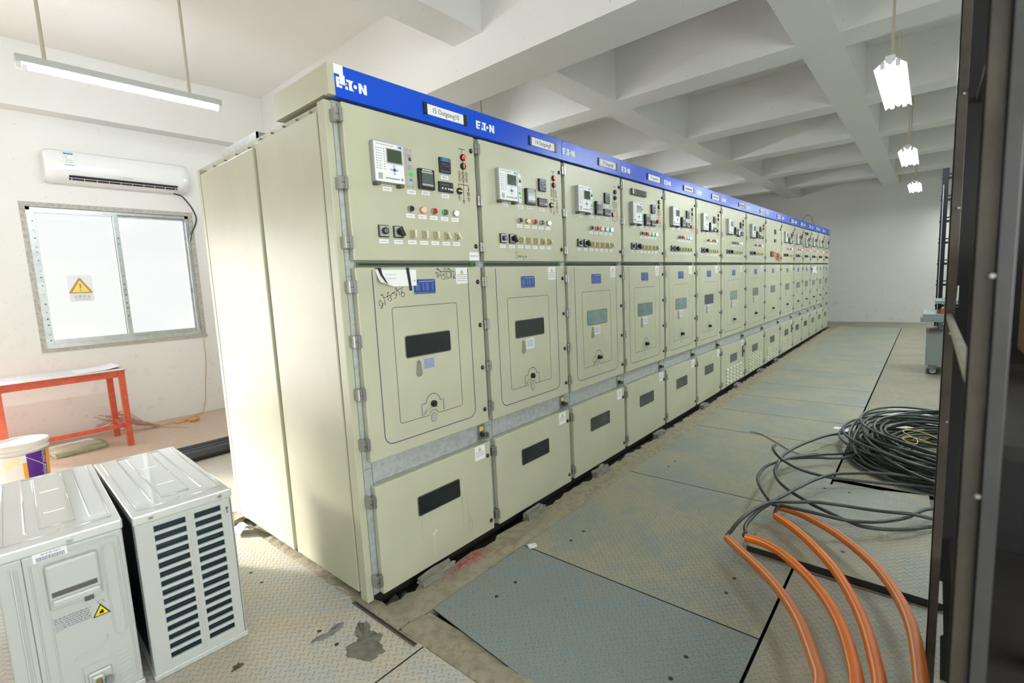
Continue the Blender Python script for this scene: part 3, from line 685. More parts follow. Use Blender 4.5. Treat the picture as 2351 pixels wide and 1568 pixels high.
B1 = ('knob', 'redl', 'red', 'green', 'whitel'); B3 = ('knob', 'red', 'redl', 'greenl', 'whitel'); B4 = ('knob', 'red', 'red', 'greenl', 'whitel')
RR = ('red', 'red', 'dark')
CF = [dict(btn=B1, win='dark'), dict(btn=B1, win='dark'), dict(btn=B3, win='lite', mm=1, ind=('dark', 'dark', 'red')), dict(btn=B3, win='lite', mm=1, ind=('olive', 'olive', 'red'), grille=1, dz=.03),
      dict(btn=B3, win='lite', mm=1, ind=('olive', 'olive', 'red')), dict(btn=B1, win='navy', mm=1, ind=RR), dict(btn=B4, win='lite', mm=1, ind=('olive', 'olive', 'dark'), two=1, nostrip=1, latch=1, louv=1),
      dict(btn=B1, win='grey', mm=1, ind=RR, nostrip=1, louv=1, bw=0), dict(relay=0, win='grey', key=0, louv=1, bw=0), dict(btn=B1, win='grey', mm=1, ind=RR, two=1, nostrip=1, latch=1, louv=1),
      dict(btn=B1, win='grey', mm=1, ind=RR, nostrip=1), dict(btn=B1, win='grey', mm=1, ind=RR, nostrip=1, grille=1, dz=.03), dict(btn=B1, win='grey', mm=1, ind=RR, nostrip=1), dict(btn=B1, win='grey', mm=1, ind=RR, nostrip=1), dict(btn=B1, win='grey', mm=1, ind=RR, nostrip=1)]
WD = [.8]*6+[1.0]*4+[.8]*5
CL = ['nearest beige cubicle with nameplate 15 Outgoing10 and taped white paper', 'beige cubicle with nameplate 14 Outgoing9 and handwriting on its upper door', 'third beige cubicle with glare on its upper door and two black dials',
      'fourth beige cubicle with a long dark grille bar above its relay', 'fifth beige cubicle, pale viewing window, just past the one with the grille bar', 'sixth beige cubicle with a navy viewing window and two red round dials',
      'first wide cubicle, louvred lower door with a dark latch and deep blue plate', 'wide louvred cubicle just before the one with loose copper wires', 'wide cubicle without a relay, loose copper wires hanging from its door',
      'last wide louvred cubicle, just past the loose copper wires', 'first narrow cubicle beyond the wide louvred ones', 'far narrow cubicle with a small dark grille bar', 'far cubicle with crumpled white paper on its middle door', 'cubicle last but one before the far wall', 'farthest cubicle at the end of the row by the far wall']
CUB = []
x = 0.
for k in range(15): CUB.append(cubicle(k, x, WD[k], CF[k], CL[k])); x += WD[k]
c1 = CUB[0]
# --- end covers of the nearest cubicle
MB().box(-.033, 0, .036, .092, .022, 2.212, 0, .003).build('corner_post', [BEIGE], c1)
def cover(y0, y1, z0, z1):
    o = MB().box(-.033, -.002, y0, y1, z0, z1, 0, .004).build('side_cover', [BEIGE], c1)
    n = 5
    for i in range(n):
        y = y0+.05+(y1-y0-.1)*i/(n-1)
        MB().cyl((-.012, y, z1), (-.012, y, z1+.012), .007, 8).cyl((-.030, y+.008, z1+.014), (.0, y+.008, z1+.014), .005, 8).build('cover_bolt', [STEEL], o)
cover(.106, .700, .050, 2.180); cover(.738, 1.478, .046, 2.168)
MB().box(-.012, .001, .092, 1.55, 2.16, 2.212).box(-.014, .001, .700, .738, .05, 2.20).box(-.030, .001, 1.492, 1.530, .04, 2.20).build('side_rail', [BEIGE], c1)
MB().box(.05, .75, .86, .868, 2.212, 2.29).box(.05, .06, .86, 1.34, 2.212, 2.292).build('roof_flap', [ZINC], c1)
MB().box(-.002, .040, -.0052, -.004, 2.307, 2.344).box(.022, .046, -.0052, -.004, 2.270, 2.307).build('torn_sticker', [PAPER], c1)
sm = MB(); sm.box(.706, .776, -.0012, 0, 1.568, 1.612); bars(sm, .712, .770, [1.592], .004, -.0012, 1); sm.build('white_sticker', [PAPER, INK], c1)
rm = MB()
for pts, w_ in (([(.545, .33), (.548, .25), (.545, .16)], .0016), ([(.585, .30), (.590, .20), (.588, .12)], .0022), ([(.60, .19), (.615, .14), (.605, .11)], .003), ([(.27, .30), (.272, .20)], .0012)): rm.ribbon(pts, w_, 0, .0004)
rm.build('rust_streak', [mat('rust_streak', (.30, .24, .13), .7)], c1)
pmk = MB(); pmk.disc(.36, .215, .007, -.0006, 0, 0); pmk.ribbon([(.345, .20), (.345, .09)], .0022, 0, .0004); pmk.disc(.345, .205, .009, -.0005, 0, 0)
pmk.build('white_paint_drip', [mat('drip_white', (.62, .62, .52), .6)], c1)
# handwriting on the doors
def writing(parent, strokes, w=.0030, name='handwriting'):
    mb = MB()
    for s in strokes: mb.ribbon([tuple(p)[:2] for p in [(q.x, q.y) for q in smooth_path([(a, b, 0) for a, b in s], 4)]] if len(s) > 2 else s, w, -.0003, .0005)
    mb.build(name, [mat('marker_ink', (.02, .02, .025), .5)], parent)
writing(c1, [[(.4903, 1.5123), (.5948, 1.5141)], [(.4883, 1.5203), (.4766, 1.5224), (.4717, 1.5264), (.4785, 1.5294), (.4834, 1.5253), (.5036, 1.5121)],
 [(.4738, 1.5055), (.4658, 1.5046), (.4676, 1.5096), (.4754, 1.5085), (.4867, 1.5013), (.4809, 1.4964), (.4714, 1.4936), (.4722, 1.4876), (.4814, 1.4864), (.486, 1.4933), (.5007, 1.4941)],
 [(.5008, 1.5107), (.5018, 1.4759)], [(.5326, 1.5026), (.5161, 1.5008), (.5101, 1.4939), (.5235, 1.4926), (.5284, 1.4854), (.5222, 1.4764), (.5099, 1.4757)],
 [(.5369, 1.473), (.5387, 1.5107), (.5357, 1.5229), (.528, 1.529), (.5219, 1.521), (.5238, 1.5119)], [(.569, 1.5092), (.5692, 1.4774)], [(.5524, 1.5095), (.5658, 1.5042), (.5631, 1.4878), (.5526, 1.4788), (.5445, 1.482), (.5464, 1.4881)],
 [(.583, 1.475), (.5831, 1.5101)], [(.5723, 1.5143), (.559, 1.5216), (.5468, 1.5248), (.55, 1.5299), (.5595, 1.5278), (.5564, 1.5237)], [(.5957, 1.5079), (.5932, 1.4955), (.5853, 1.4853), (.5874, 1.477), (.5947, 1.4789), (.5925, 1.4872)]], .0028)
writing(c1, [[(.1547, 1.4001), (.1908, 1.4129), (.2304, 1.4314), (.2648, 1.4441)], [(.1514, 1.3994), (.1504, 1.4112), (.141, 1.4135), (.1434, 1.4161), (.1496, 1.414)],
 [(.1368, 1.3686), (.1284, 1.37), (.1271, 1.3782), (.1302, 1.3888), (.1357, 1.3912), (.1401, 1.381), (.1458, 1.3734), (.1423, 1.3591), (.1386, 1.3539), (.1362, 1.3577), (.1432, 1.3682), (.1527, 1.3784)],
 [(.1575, 1.3954), (.1602, 1.3661)], [(.1774, 1.387), (.1748, 1.4064), (.1762, 1.4209), (.1798, 1.4253), (.1825, 1.4188)], [(.1992, 1.4088), (.189, 1.4056), (.1874, 1.4002), (.1948, 1.3962), (.1941, 1.3888), (.1859, 1.3838)],
 [(.2004, 1.4216), (.2112, 1.4175), (.2217, 1.4096), (.2208, 1.4003), (.2124, 1.3943)], [(.226, 1.4075), (.2251, 1.4224)], [(.2325, 1.4295), (.2229, 1.4354), (.2201, 1.4411), (.2258, 1.4418), (.2285, 1.4352)], [(.2397, 1.4087), (.2406, 1.418), (.2325, 1.4295)],
 [(.2537, 1.4361), (.2549, 1.4248), (.2507, 1.4156), (.2508, 1.4044), (.2595, 1.3993), (.2682, 1.4054), (.2679, 1.4149), (.2603, 1.4208), (.2541, 1.4155)]], .0026)
# "Sengia" in marker on cubicle 14
S0 = .285; S1 = 1.588
def sg(*p): return [(S0+a*.001, S1+b*.001) for a, b in p]
writing(CUB[1], [sg((26, 26), (14, 33), (0, 28), (2, 18), (20, 12), (22, 2), (6, -4), (-6, 2)), sg((30, 4), (40, 8), (36, 13), (31, 6), (38, 0), (46, 4)), sg((48, 10), (49, 0), (52, 8), (60, 9), (61, 0)), sg((76, 9), (68, 8), (69, 1), (76, 4), (77, -12), (70, -16)), sg((84, 9), (85, 0)), sg((84.5, 14), (85.5, 15)), sg((102, 9), (93, 8), (93, 1), (101, 3), (102, 9), (104, 0))], .0026)
# taped paper curling off the breaker door
pm = MB(); nu, nv = 14, 6; vs = []
for i in range(nu+1):
    for j in range(nv+1):
        u, v = i/nu, j/nv; curl = max(0, 1-u*1.15)**1.4
        drop = .075-.022*max(0, .35-u)/.35*1.0
        vs.append((.122+u*.222, -.0016-.030*curl*v**1.5, 1.524-v*drop))
pm.add(vs, [[i*(nv+1)+j, (i+1)*(nv+1)+j, (i+1)*(nv+1)+j+1, i*(nv+1)+j+1] for i in range(nu) for j in range(nv)], 0, True)
bars(pm, .165, .225, [1.503, 1.486], .004, -.0125, 1)
tp = pm.build('taped_paper', [PAPER, mat('faint_print', (.60, .60, .64), .6)], c1)
MB().add([(.133, -.002, 1.534), (.150, -.002, 1.534), (.150, -.012, 1.503), (.137, -.013, 1.503), (.155, -.028, 1.466), (.166, -.026, 1.461)], [(0, 1, 2, 3), (3, 2, 5, 4)]).box(.120, .140, -.0016, -.0004, 1.530, 1.534).build('tape_strip', [TAPE], tp)
MB().add([(.286, -.0034, 1.534), (.303, -.0034, 1.534), (.314, -.0032, 1.428), (.299, -.0032, 1.426)], [(0, 1, 2, 3)]).build('tape_strip', [TAPE], tp)
# crumpled paper on a far middle door
pm = MB(); vs = []
for i in range(9):
    for j in range(7): vs.append((.10+i*.055+random.uniform(-.012, .012), -.006-random.uniform(0, .03), 1.50-j*.022+random.uniform(-.008, .008)-.05*abs(i-4)/9))
pm.add(vs, [[i*7+j, (i+1)*7+j, (i+1)*7+j+1, i*7+j+1] for i in range(8) for j in range(6)], 0, False); pm.build('crumpled_paper', [PAPER], CUB[12])

# ================================================================== WINDOW SIDE OF THE ROOM
ALU = mat('mill_aluminium', (.55, .58, .60), .35, .55, var=.2, vscale=14)
PLASTER = mat('rough_reveal_plaster', (.56, .54, .50), .9, var=.4, vscale=30, bump=.4, bscale=80)
GLASS = glassmat('window_glass', (.95, .96, .96), .06)
wn = struct(empty('window_1', (0, YL, 0)))
m = MB(); t = .045
m.box(WX0+.0005, WX0+t, .001, .10, WZ0+.001, WZ1-t); m.box(WX1-t, WX1-.0005, .001, .10, WZ0+.001, WZ1-t); m.box(WX0+.0005, WX1-.0005, .001, .10, WZ1-t, WZ1-.0005)
m.build('window_reveal', [PLASTER], wn)
m = MB(); a0, a1, b0, b1 = WX0+.045, WX1-.045, WZ0+.02, WZ1-.045
m.box(a0, a0+.035, .03, .11, b0, b1); m.box(a1-.035, a1, .03, .11, b0, b1); m.box(a0, a1, .03, .11, b1-.032, b1); m.box(a0, a1, .02, .11, b0, b0+.045)
m.box(a0, a1, .028, .032, b0+.012, b0+.016).box(a0, a1, .05, .06, b0+.045, b0+.06)
m.build('window_frame', [ALU], wn)
MB().box(WX0, WX1+.005, -.012, .06, WZ0-.012, WZ0+.02).build('window_sill', [mat('dusty_sill', (.52, .47, .40), .8, var=.3, vscale=20)], wn)
def sash(x0, x1, y, stick):
    s = MB(); wd = .045; z0, z1 = b0+.04, b1-.02
    s.box(x0, x0+wd, y, y+.028, z0, z1, 0, .002); s.box(x1-wd, x1, y, y+.028, z0, z1, 0, .002)
    s.box(x0+wd, x1-wd, y, y+.028, z0, z0+.05, 0, .002); s.box(x0+wd, x1-wd, y, y+.028, z1-.035, z1, 0, .002)
    for xx in stick:   # leftover strips of printed protection film
        z = z0+.04
        while z < z1-.05:
            s.box(xx-.008, xx+.008, y-.0006, y, z, z+random.uniform(.012, .02), random.choice((1, 2))); z += random.uniform(.05, .11)
    o = s.build('window_sash', [ALU, mat('film_print', (.12, .17, .26), .5), mat('film_print_pale', (.33, .52, .60), .5)], wn)
    MB().box(x0+wd, x1-wd, y+.012, y+.016, z0+.05, z1-.035).build('window_pane', [GLASS], o)
sash(a0+.02, .305, .035, (a0+.042, .283)); sash(.25, a1-.01, .072, ())
MB().box(a1-.045, a1-.033, .055, .072, 1.52, 1.58).build('window_catch', [mat('dull_steel', (.25, .25, .25), .5, .6)], wn)
# warning notice stuck on the left pane
sg_ = empty('warning_notice', (-.103, YL+.045, 1.61))
m = MB(); m.box(-.104, .104, 0, .0012, -.138, .142); m.build('notice_sheet', [mat('notice_white', (.80, .81, .86), .5)], sg_)
m = MB(); h = .155
m.prism([(-.090, -.052), (.090, -.052), (.098, -.040), (.008, .112), (-.008, .112), (-.098, -.040)], -.0006, 0, 0)
m.prism([(-.074, -.040), (.074, -.040), (0, .088)], -.0012, -.0006, 1)
m.prism([(-.0095, .050), (.0095, .050), (.0045, .0), (-.0045, .0)], -.0018, -.0012, 0); m.box(-.007, .007, -.0018, -.0012, -.026, -.013, 0)
m.build('warning_triangle', [mat('ochre_border', (.50, .28, .07), .5), mat('warning_yellow', (.86, .70, .16), .5)], sg_)
m = MB(); m.ribbon([(-.085, -.068), (.095, -.066), (.095, -.130), (-.085, -.132)], .0022, 0, .0004, closed=True); bars(m, -.06, .07, [-.116], .008, 0, 0); m.build('notice_print', [mat('faded_print', (.45, .45, .50), .5)], sg_)
put('lettering', textmesh('lettering', '\u6ce8\u610f\u5b89\u5168', .036, mat('faded_letters', (.32, .30, .34), .5)), sg_, (.005, -.001, -.090))
tag(sg_, 'faded yellow triangle caution notice stuck on the left window pane', 'sign')

# ---- wall mounted air conditioner
AX0, AX1, AZ0, AZ1 = -.275, .985, 2.705, 3.010
ac = empty('air_conditioner', (0, YL, AZ0))
prof = [(.0, .30), (-.195, .305), (-.225, .285), (-.240, .20), (-.238, .11), (-.225, .060), (-.17, .012), (-.06, -.002), (.0, .0)]
m = MB(); vs = []; NX = 26
for i in range(NX+1):
    u = i/NX; x = AX0+(AX1-AX0)*u; e = min(u, 1-u)/.045; k = 1 if e >= 1 else math.sqrt(max(0, 1-(1-e)**2))*.45+.55
    for y, z in prof: vs.append((x, y*(.72+.28*k), .15+(z-.15)*(.80+.20*k)))
n = len(prof)
m.add(vs, [[i*n+j, (i+1)*n+j, (i+1)*n+j+1, i*n+j+1] for i in range(NX) for j in range(n-1)], 0, True)
m.add(vs[:n], [list(range(n))], 0); m.add(vs[-n:], [list(range(n))], 0)
ACW = mat('glossy_white_shell', (.80, .81, .83), .16, coat=.4)
m.build('unit_shell', [ACW], ac)
m = MB(); sx0, sx1 = -.10, .86
P0 = Vector((0, -.232, .060)); P1 = Vector((0, -.176, .008)); dn = Vector((0, -.62, -.78))*.004
def on_lip(x, t, k=1): q = P0.lerp(P1, t)+dn*k; return (x, q.y, q.z)
m.add([on_lip(sx0, .02), on_lip(sx1, .02), on_lip(sx1, .80), on_lip(sx0, .80)], [(0, 1, 2, 3)])
m.build('air_outlet', [mat('outlet_dark', (.02, .02, .03), .4)], ac)
m = MB()
for i in range(10):
    x = sx0+.02+(sx1-sx0-.04)*i/9; m.add([on_lip(x-.002, .34, 2), on_lip(x+.003, .34, 2), on_lip(x+.003, .80, 2), on_lip(x-.002, .80, 2)], [(0, 1, 2, 3)])
m.add([on_lip(sx0, .36, 2.2), on_lip(sx1, .36, 2.2), on_lip(sx1, .44, 2.2), on_lip(sx0, .44, 2.2)], [(0, 1, 2, 3)])
m.build('outlet_louvre', [ACW], ac)
m = MB(); m.box(0, .075, -.0015, 0, -.125, 0, 0); m.box(0, .075, -.002, -.0015, -.018, 0, 1); m.box(0, .075, -.002, -.0015, -.125, -.119, 1); m.box(.012, .022, -.002, -.0015, -.052, -.040, 2); m.box(.010, .014, -.002, -.0015, -.036, -.024, 3)
bars(m, .008, .07, [-.068, -.078, -.088, -.098], .003, -.0015, 3); bars(m, .020, .04, [-.030], .003, -.0015, 3)
m.build('energy_label', [PAPER, mat('label_blue', (.03, .32, .60), .4), mat('label_orange', (.75, .30, .10), .4), INK], ac, (-.125, -.2425, .275), (-.06, 0, 0))
put('maker_letters', textmesh('maker_letters', 'Hisense', .024, mat('grey_letters', (.30, .30, .34), .4), squash=1.15), ac, (.39, -.2405, .085), (.10, 0, 0))
tag(ac, 'white split air conditioner mounted on the wall above the window', 'air conditioner')
m = MB(); m.tube(smooth_path([(.84, 5.02, 2.688), (.93, 5.06, 2.672), (1.0, 5.09, 2.60), (1.045, 5.11, 2.53), (1.075, 5.12, 2.43), (1.05, 5.13, 2.33), (1.005, 5.135, 2.24), (.985, 5.14, 2.15)], 6), .008, 8)
tag(m.build('drain_cable', [mat('black_cable', (.02, .022, .022), .4)]), 'black cable drooping from the wall air conditioner to the window edge', 'cable')
m = MB(); m.tube(smooth_path([(1.0, 5.135, .95), (.995, 5.138, .64), (.96, 5.138, .36), (.93, 5.13, .14), (.86, 5.06, .012), (.70, 4.95, .008), (.45, 4.85, .008), (.25, 4.80, .01)], 6), .0035, 6)
tag(m.build('thin_wire', [mat('tan_wire', (.50, .33, .18), .6)]), 'thin tan wire hanging from the window corner down to the floor', 'wire')
m = MB()
OR = mat('orange_plastic', (.70, .33, .08), .5)
for q in ((.66, 4.72, .035, .04), (.71, 4.76, .03, .035), (.60, 4.80, .025, .03)): m.lathe([(0, 0), (q[3]*.8, 0), (q[3], q[2]*.6), (q[3]*.8, q[2]*1.3), (0, q[2]*1.5)], 10, 0, (q[0], q[1], .0))
m.box(.50, .60, 4.78, 4.83, 0, .02, 0, .006)
tag(m.build('wire_connector', [OR]), 'orange plastic connectors lying on the floor at the end of the thin wire', 'connector')
m = MB(); random.seed(5)
for i in range(26):
    a = random.uniform(-.05, .05); b = random.uniform(-.05, .05)
    p0 = (.02+random.uniform(-.22, .02), 4.93+random.uniform(-.04, .06), random.uniform(.06, .26)); p1 = (.06+a*.5, 4.90+b*.4, .14+random.uniform(-.05, .10)); p2 = (.18+a, 4.84+b, .05+random.uniform(0, .05)); p3 = (.32+random.uniform(-.03, .03), 4.79+b*.3, .018+random.uniform(0, .02))
    m.tube(smooth_path([p0, p1, p2, p3], 4), .0042, 5)
m.tube(smooth_path([(.30, 4.79, .02), (.36, 4.74, .006), (.45, 4.60, .005), (.52, 4.45, .005)], 4), .004, 5)
tag(m.build('wire_bundle', [mat('pinkish_copper_wire', (.56, .36, .28), .5)]), 'bundle of pinkish copper wires behind the orange table leg', 'wires')

# ---- orange steel table
TO = mat('orange_red_paint', (.66, .105, .05), .5, var=.28, vscale=18)
tb = empty('steel_table', (-.46, 4.53, 0))
def tbx(name, x0, x1, y0, y1, z0, z1, mm=TO, bev=.003): return MB().box(x0+.46, x1+.46, y0-4.53, y1-4.53, z0, z1, 0, bev).build(name, [mm], tb)
tbx('table_top', -1.02, .0, 4.19, 4.86, .768, .775); tbx('table_cover', -1.018, -.002, 4.193, 4.857, .7752, .779, mat('dusty_white_board', (.70, .70, .72), .6, var=.12, vscale=6), 0)
for x0 in (-.925, -.062):
    for y0 in (4.215, 4.79): tbx('leg', x0, x0+.052, y0, y0+.045, 0, .768)
tbx('apron', -.91, -.062, 4.222, 4.235, .705, .768); tbx('apron', -.91, -.062, 4.825, 4.835, .705, .768); tbx('apron', -.95, -.94, 4.25, 4.80, .705, .768); tbx('apron', -.022, -.012, 4.25, 4.80, .705, .768)
tbx('stretcher', -.91, -.062, 4.235, 4.255, .195, .235); tbx('stretcher', -.05, -.03, 4.25, 4.80, .165, .20); tbx('stretcher', -.95, -.93, 4.25, 4.80, .165, .20)
tag(tb, 'orange-red steel table with a dusty white top under the window', 'table')
m = MB(); vs = []
for i in range(9):
    for j in range(3):
        u, v = i/8, j/2; vs.append((-.36+u*.345, 4.27+v*.42+u*.06, .781+.022*max(0, u-.55)**2*5+.006*abs(v-.5)*u))
m.add(vs, [[i*3+j, (i+1)*3+j, (i+1)*3+j+1, i*3+j+1] for i in range(8) for j in range(2)], 0, True)
vs2 = [(a, b, c_-.0018) for a, b, c_ in vs]
m.add(vs2, [[i*3+j, i*3+j+1, (i+1)*3+j+1, (i+1)*3+j] for i in range(8) for j in range(2)], 1, True)
tag(m.build('paper_sheet', [PAPER, mat('brown_edge', (.35, .25, .18), .7)]), 'white sheet with a curled end lying on the orange table', 'paper')
# ---- bucket
bk = empty('paint_bucket', (-.835, 3.76, 0)); R0, R1, HB = .150, .168, .345
MB().lathe([(0, .004), (R0-.006, 0), (R0, .006), (R1-.004, HB-.06), (R1+.005, HB-.058), (R1+.006, HB-.05), (R1-.001, HB-.046), (R1, HB-.008), (R1+.007, HB-.006), (R1+.007, HB), (R1-.006, HB+.001), (R1-.008, HB-.03), (0, HB-.04)], 40).build('bucket_body', [mat('bucket_white', (.80, .79, .78), .35)], bk)
MB().lathe([(R1+.010, HB-.014), (R1+.011, HB+.004), (R1+.004, HB+.012), (R1-.012, HB+.010), (R1-.02, HB+.004), (0, HB+.004)], 40).build('bucket_lid', [mat('lid_white', (.74, .71, .69), .4, var=.12, vscale=10)], bk)
def wrap(a0, a1, z0, z1, mi, mb, off=.0015, n=12, skew=0):
    vs = []
    for i in range(n+1):
        a = math.radians(a0+(a1-a0)*i/n)
        for z in (z0, z1): r = R0+(R1-R0)*z/HB+off; vs.append((r*math.cos(a), r*math.sin(a), z))
    mb.add(vs, [[2*i, 2*i+2, 2*i+3, 2*i+1] for i in range(n)], mi, True)
m = MB(); wrap(-150, -22, .06, .262, 0, m); wrap(-86, -38, .055, .268, 1, m, .0022); wrap(-38, -22, .05, .272, 2, m, .0022); wrap(-95, -86, .055, .20, 2, m, .0022); wrap(-135, -118, .17, .22, 3, m, .0022); wrap(-118, -98, .20, .245, 3, m, .0021)
lb = m.build('bucket_label', [PAPER, mat('purple_label', (.10, .015, .30), .4), mat('label_amber', (.85, .42, .02), .4), mat('pale_yellow', (.85, .80, .50), .5)], bk)
tm = textmesh('lettering', 'asian paints', .052, LOGOW, bold=.0012)
for v in tm.vertices:
    s = v.co.x; q = v.co.z; a = math.radians(-38.5-math.degrees(-q*0+0))-(-q)/R1*1.0*-1; z = .165+s*.92
    r = R0+(R1-R0)*z/HB+.0034; a = math.radians(-47)-q/R1; v.co = (r*math.cos(a), r*math.sin(a), z)
put('lettering', tm, bk)
m = MB(); pts = []
for i in range(9):
    a = math.radians(-86+5.6*i); z = .245-.014*i; r = R0+(R1-R0)*z/HB+.003; pts.append((r*math.cos(a), r*math.sin(a), z))
m.tube(pts, .0022, 5); m.build('white_swoosh', [LOGOW], bk)
tag(bk, 'white paint bucket with a purple and amber label behind the outdoor units', 'bucket')
# ---- package and slips under the table
bm = bmesh.new(); bmesh.ops.create_cube(bm, size=1); bmesh.ops.subdivide_edges(bm, edges=bm.edges[:], cuts=6, use_grid_fill=True)
for v in bm.verts:
    x, y, z = v.co; k = 1-.35*abs(x)**3*8*.12
    v.co = (x*.40+random.uniform(-.008, .008), y*.26*k+random.uniform(-.008, .008), max(0, (z+.5)*.062*(1-1.2*(abs(x)-.32 if abs(x) > .32 else 0))+random.uniform(-.007, .007)))
me = bpy.data.meshes.new('wrapped_package'); bm.to_mesh(me); bm.free(); me.materials.append(mat('greenish_tarp', (.46, .48, .34), .6, var=.25, vscale=9)); me.shade_smooth()
tag(put('wrapped_package', me, None, (-.40, 4.50, .0), (0, 0, .12)), 'pale greenish wrapped package on the floor under the table', 'package')
m = MB(); m.box(-.18, .18, -.06, .06, 0, .035, 0, .002)
xx = -.17
while xx < .17: wv = random.uniform(.004, .010); m.box(xx, xx+wv*.6, -.0606, -.06, .012, .032, 1); xx += wv
tag(m.build('barcode_box', [PAPER, BLACK], None, (-.43, 4.76, 0), (0, 0, .16)), 'flat white box with a barcode strip behind the greenish package', 'box')
# ---- black conduits behind the row
PB = mat('black_conduit', (.045, .047, .055), .35, var=.3, vscale=12)
for i, (y, z, rr, lab) in enumerate(((3.08, .047, .046, 'thick black conduit pipe nearest the end panel, scuffed along its side'), (3.19, .034, .030, 'slim black conduit pipe beside the thick one'), (3.28, .034, .030, 'slim black conduit pipe in the middle of the bundle'), (3.38, .038, .035, 'black conduit pipe at the rear of the bundle'))):
    m = MB(); m.cyl((-.09+.05*(i % 2), y, z), (4.4, y, z), rr, 20); m.cyl((-.0905+.05*(i % 2), y, z), (-.085+.05*(i % 2), y, z), rr*.8, 20, 1)
    tag(m.build('conduit_pipe', [PB, BLACK]), lab, 'pipe', 'black conduit pipes behind the row')

# ---- outdoor units
UW = mat('white_sheet_metal', (.50, .515, .50), .32, .0, coat=.15)
UL = mat('white_gloss_lid', (.66, .67, .66), .13, .25, coat=.5)
COIL = mat('blue_black_fins', (.010, .028, .042), .45, var=.4, vscale=60)
OW, OD, OH = .3215, .891, .659
def lid(root):
    hw, hd = OW/2, OD/2; Z = OH-.004
    m = MB(); m.box(-hw-.004, hw+.004, -hd-.004, hd+.004, OH-.042, Z, 0, .007, 3)
    r = .0034
    def rib(*p): m.tube([(-hw+u*OW, -hd+v*OD, Z+.0005) for u, v in p], r, 8)
    rib((.06, .96), (.07, .06), (.46, .06), (.50, .085)); rib((.94, .97), (.93, .06), (.60, .06), (.56, .085))
    rib((.46, .97), (.24, .97), (.24, .14)); rib((.54, .97), (.77, .97), (.77, .14))
    rib((.35, .93), (.36, .145), (.64, .145), (.65, .93)); 
    m.box(-hw+.36*OW, -hw+.64*OW, -hd+.15*OD, -hd+.93*OD, Z-.002, Z+.003, 0, .001)
    for v in (.33, .66): m.box(-.03, .03, -hd+v*OD-.004, -hd+v*OD+.002, Z+.001, Z+.0055, 0, .001)
    m.build('unit_lid', [UL], root)
def unit(loc, rot, label):
    r = empty('outdoor_unit', loc, (0, 0, rot)); tag(r, label, 'air conditioner unit', 'outdoor air conditioner units on the plates'); return r
hw, hd = OW/2, OD/2
ub = unit((-.593, .754, .0066), -.0413, 'white outdoor unit with two columns of dark grille slots facing the camera')
lid(ub)
m = MB(); zt = OH-.042
m.box(-hw, -hw+.006, -hd, -hd+.05, .02, zt, 0, .002).box(-hw, -hw+.006, hd-.06, hd, .02, zt)
m.box(hw-.012, hw, -hd, hd, .02, zt, 0, .004).box(-hw, hw, hd-.012, hd, .02, zt)
gx = [(-hw, -hw+.175*OW), (-hw+.49*OW, -hw+.585*OW), (-hw+.87*OW, hw)]
for a, b in gx: m.box(a, b, -hd, -hd+.014, .02, zt, 0, .003)
m.box(-hw+.53*OW-.004, -hw+.53*OW+.004, -hd-.003, -hd, .04, zt-.01, 0, .001)
zs0, zs1, NS = .052, .602, 15; pt = (zs1-zs0)/NS
for i in range(NS+1):
    z = zs0+i*pt; zl = .02 if i == 0 else z-.0065; zh = zt if i == NS else z+.0065
    m.box(-hw+.17*OW, -hw+.50*OW, -hd, -hd+.012, zl, zh, 0, .0015); m.box(-hw+.575*OW, -hw+.88*OW, -hd, -hd+.012, zl, zh, 0, .0015)
m.lathe([(0, 0), (.010, 0), (.014, .002), (.014, .0)], 14)
m.build('grille_casing', [UW], ub)
m = MB(); m.box(-hw+.010, hw-.016, -hd+.022, hd-.016, .025, zt-.004)
for i in range(44):
    z = .035+i*.0132; m.box(-hw+.006, hw-.02, -hd+.016, -hd+.022, z, z+.004, 1)
m.build('heat_exchanger', [COIL, mat('fin_sheen', (.03, .07, .10), .3, .5)], ub)
MB().box(-hw-.004, hw+.004, -hd-.004, hd+.004, .0, .022, 0, .004).build('unit_base', [UW], ub)
for dx in (-.110, .118): MB().cyl((dx, -hd-.004, OH-.024), (dx, -hd-.009, OH-.024), .0075, 12).box(dx-.0055, dx+.0055, -hd-.0098, -hd-.009, OH-.0248, OH-.0232, 1).build('screw', [STEEL, BLACK], ub)
MB().rrect(hw-.030, hw-.012, .545, .590, .008, -hd-.0035, -hd, 0).disc(hw-.021, .577, .005, -hd-.0045, -hd-.0035, 1).box(hw-.023, hw-.019, -hd-.0045, -hd-.0035, .555, .575, 1).build('keyhole_mount', [UW, GASKET], ub)
ua = unit((-.9344, .799, .0066), -.0627, 'white outdoor unit with a handle cover, flame warning and brass valve on its end')
lid(ua)
m = MB(); m.box(-hw, hw, -hd, hd, .02, zt, 0, .006)
m.box(-hw+.19*OW-.001, -hw+.19*OW+.001, -hd-.0006, -hd, .02, zt, 1)
m.build('unit_casing', [UW, GASKET], ua)
m = MB()
def emb(pts, r=.0032): m.tube([(-hw+u*OW, -hd-.0003, z) for u, z in pts], r, 8)
emb([(.80, .555), (.82, .575), (.86, .582), (.90, .575), (.915, .555), (.915, .25), (.90, .235), (.86, .228), (.83, .235), (.815, .25), (.80, .555)])
emb([(.14, .585), (.14, .05)]); emb([(.08, .59), (.11, .59), (.11, .05)]); emb([(.24, .585), (.24, .05)]); emb([(.33, .56), (.33, .05)], .003)
emb([(.55, .600), (.93, .600), (.955, .585), (.955, .05)]); emb([(.45, .20), (.48, .215), (.68, .215), (.74, .235), (.745, .25)]); emb([(.50, .05), (.50, .165), (.75, .165)])
for i in range(9): emb([(.80, .175-i*.018), (.92, .182-i*.018)], .0035)
m.build('embossed_ribs', [UW], ua)
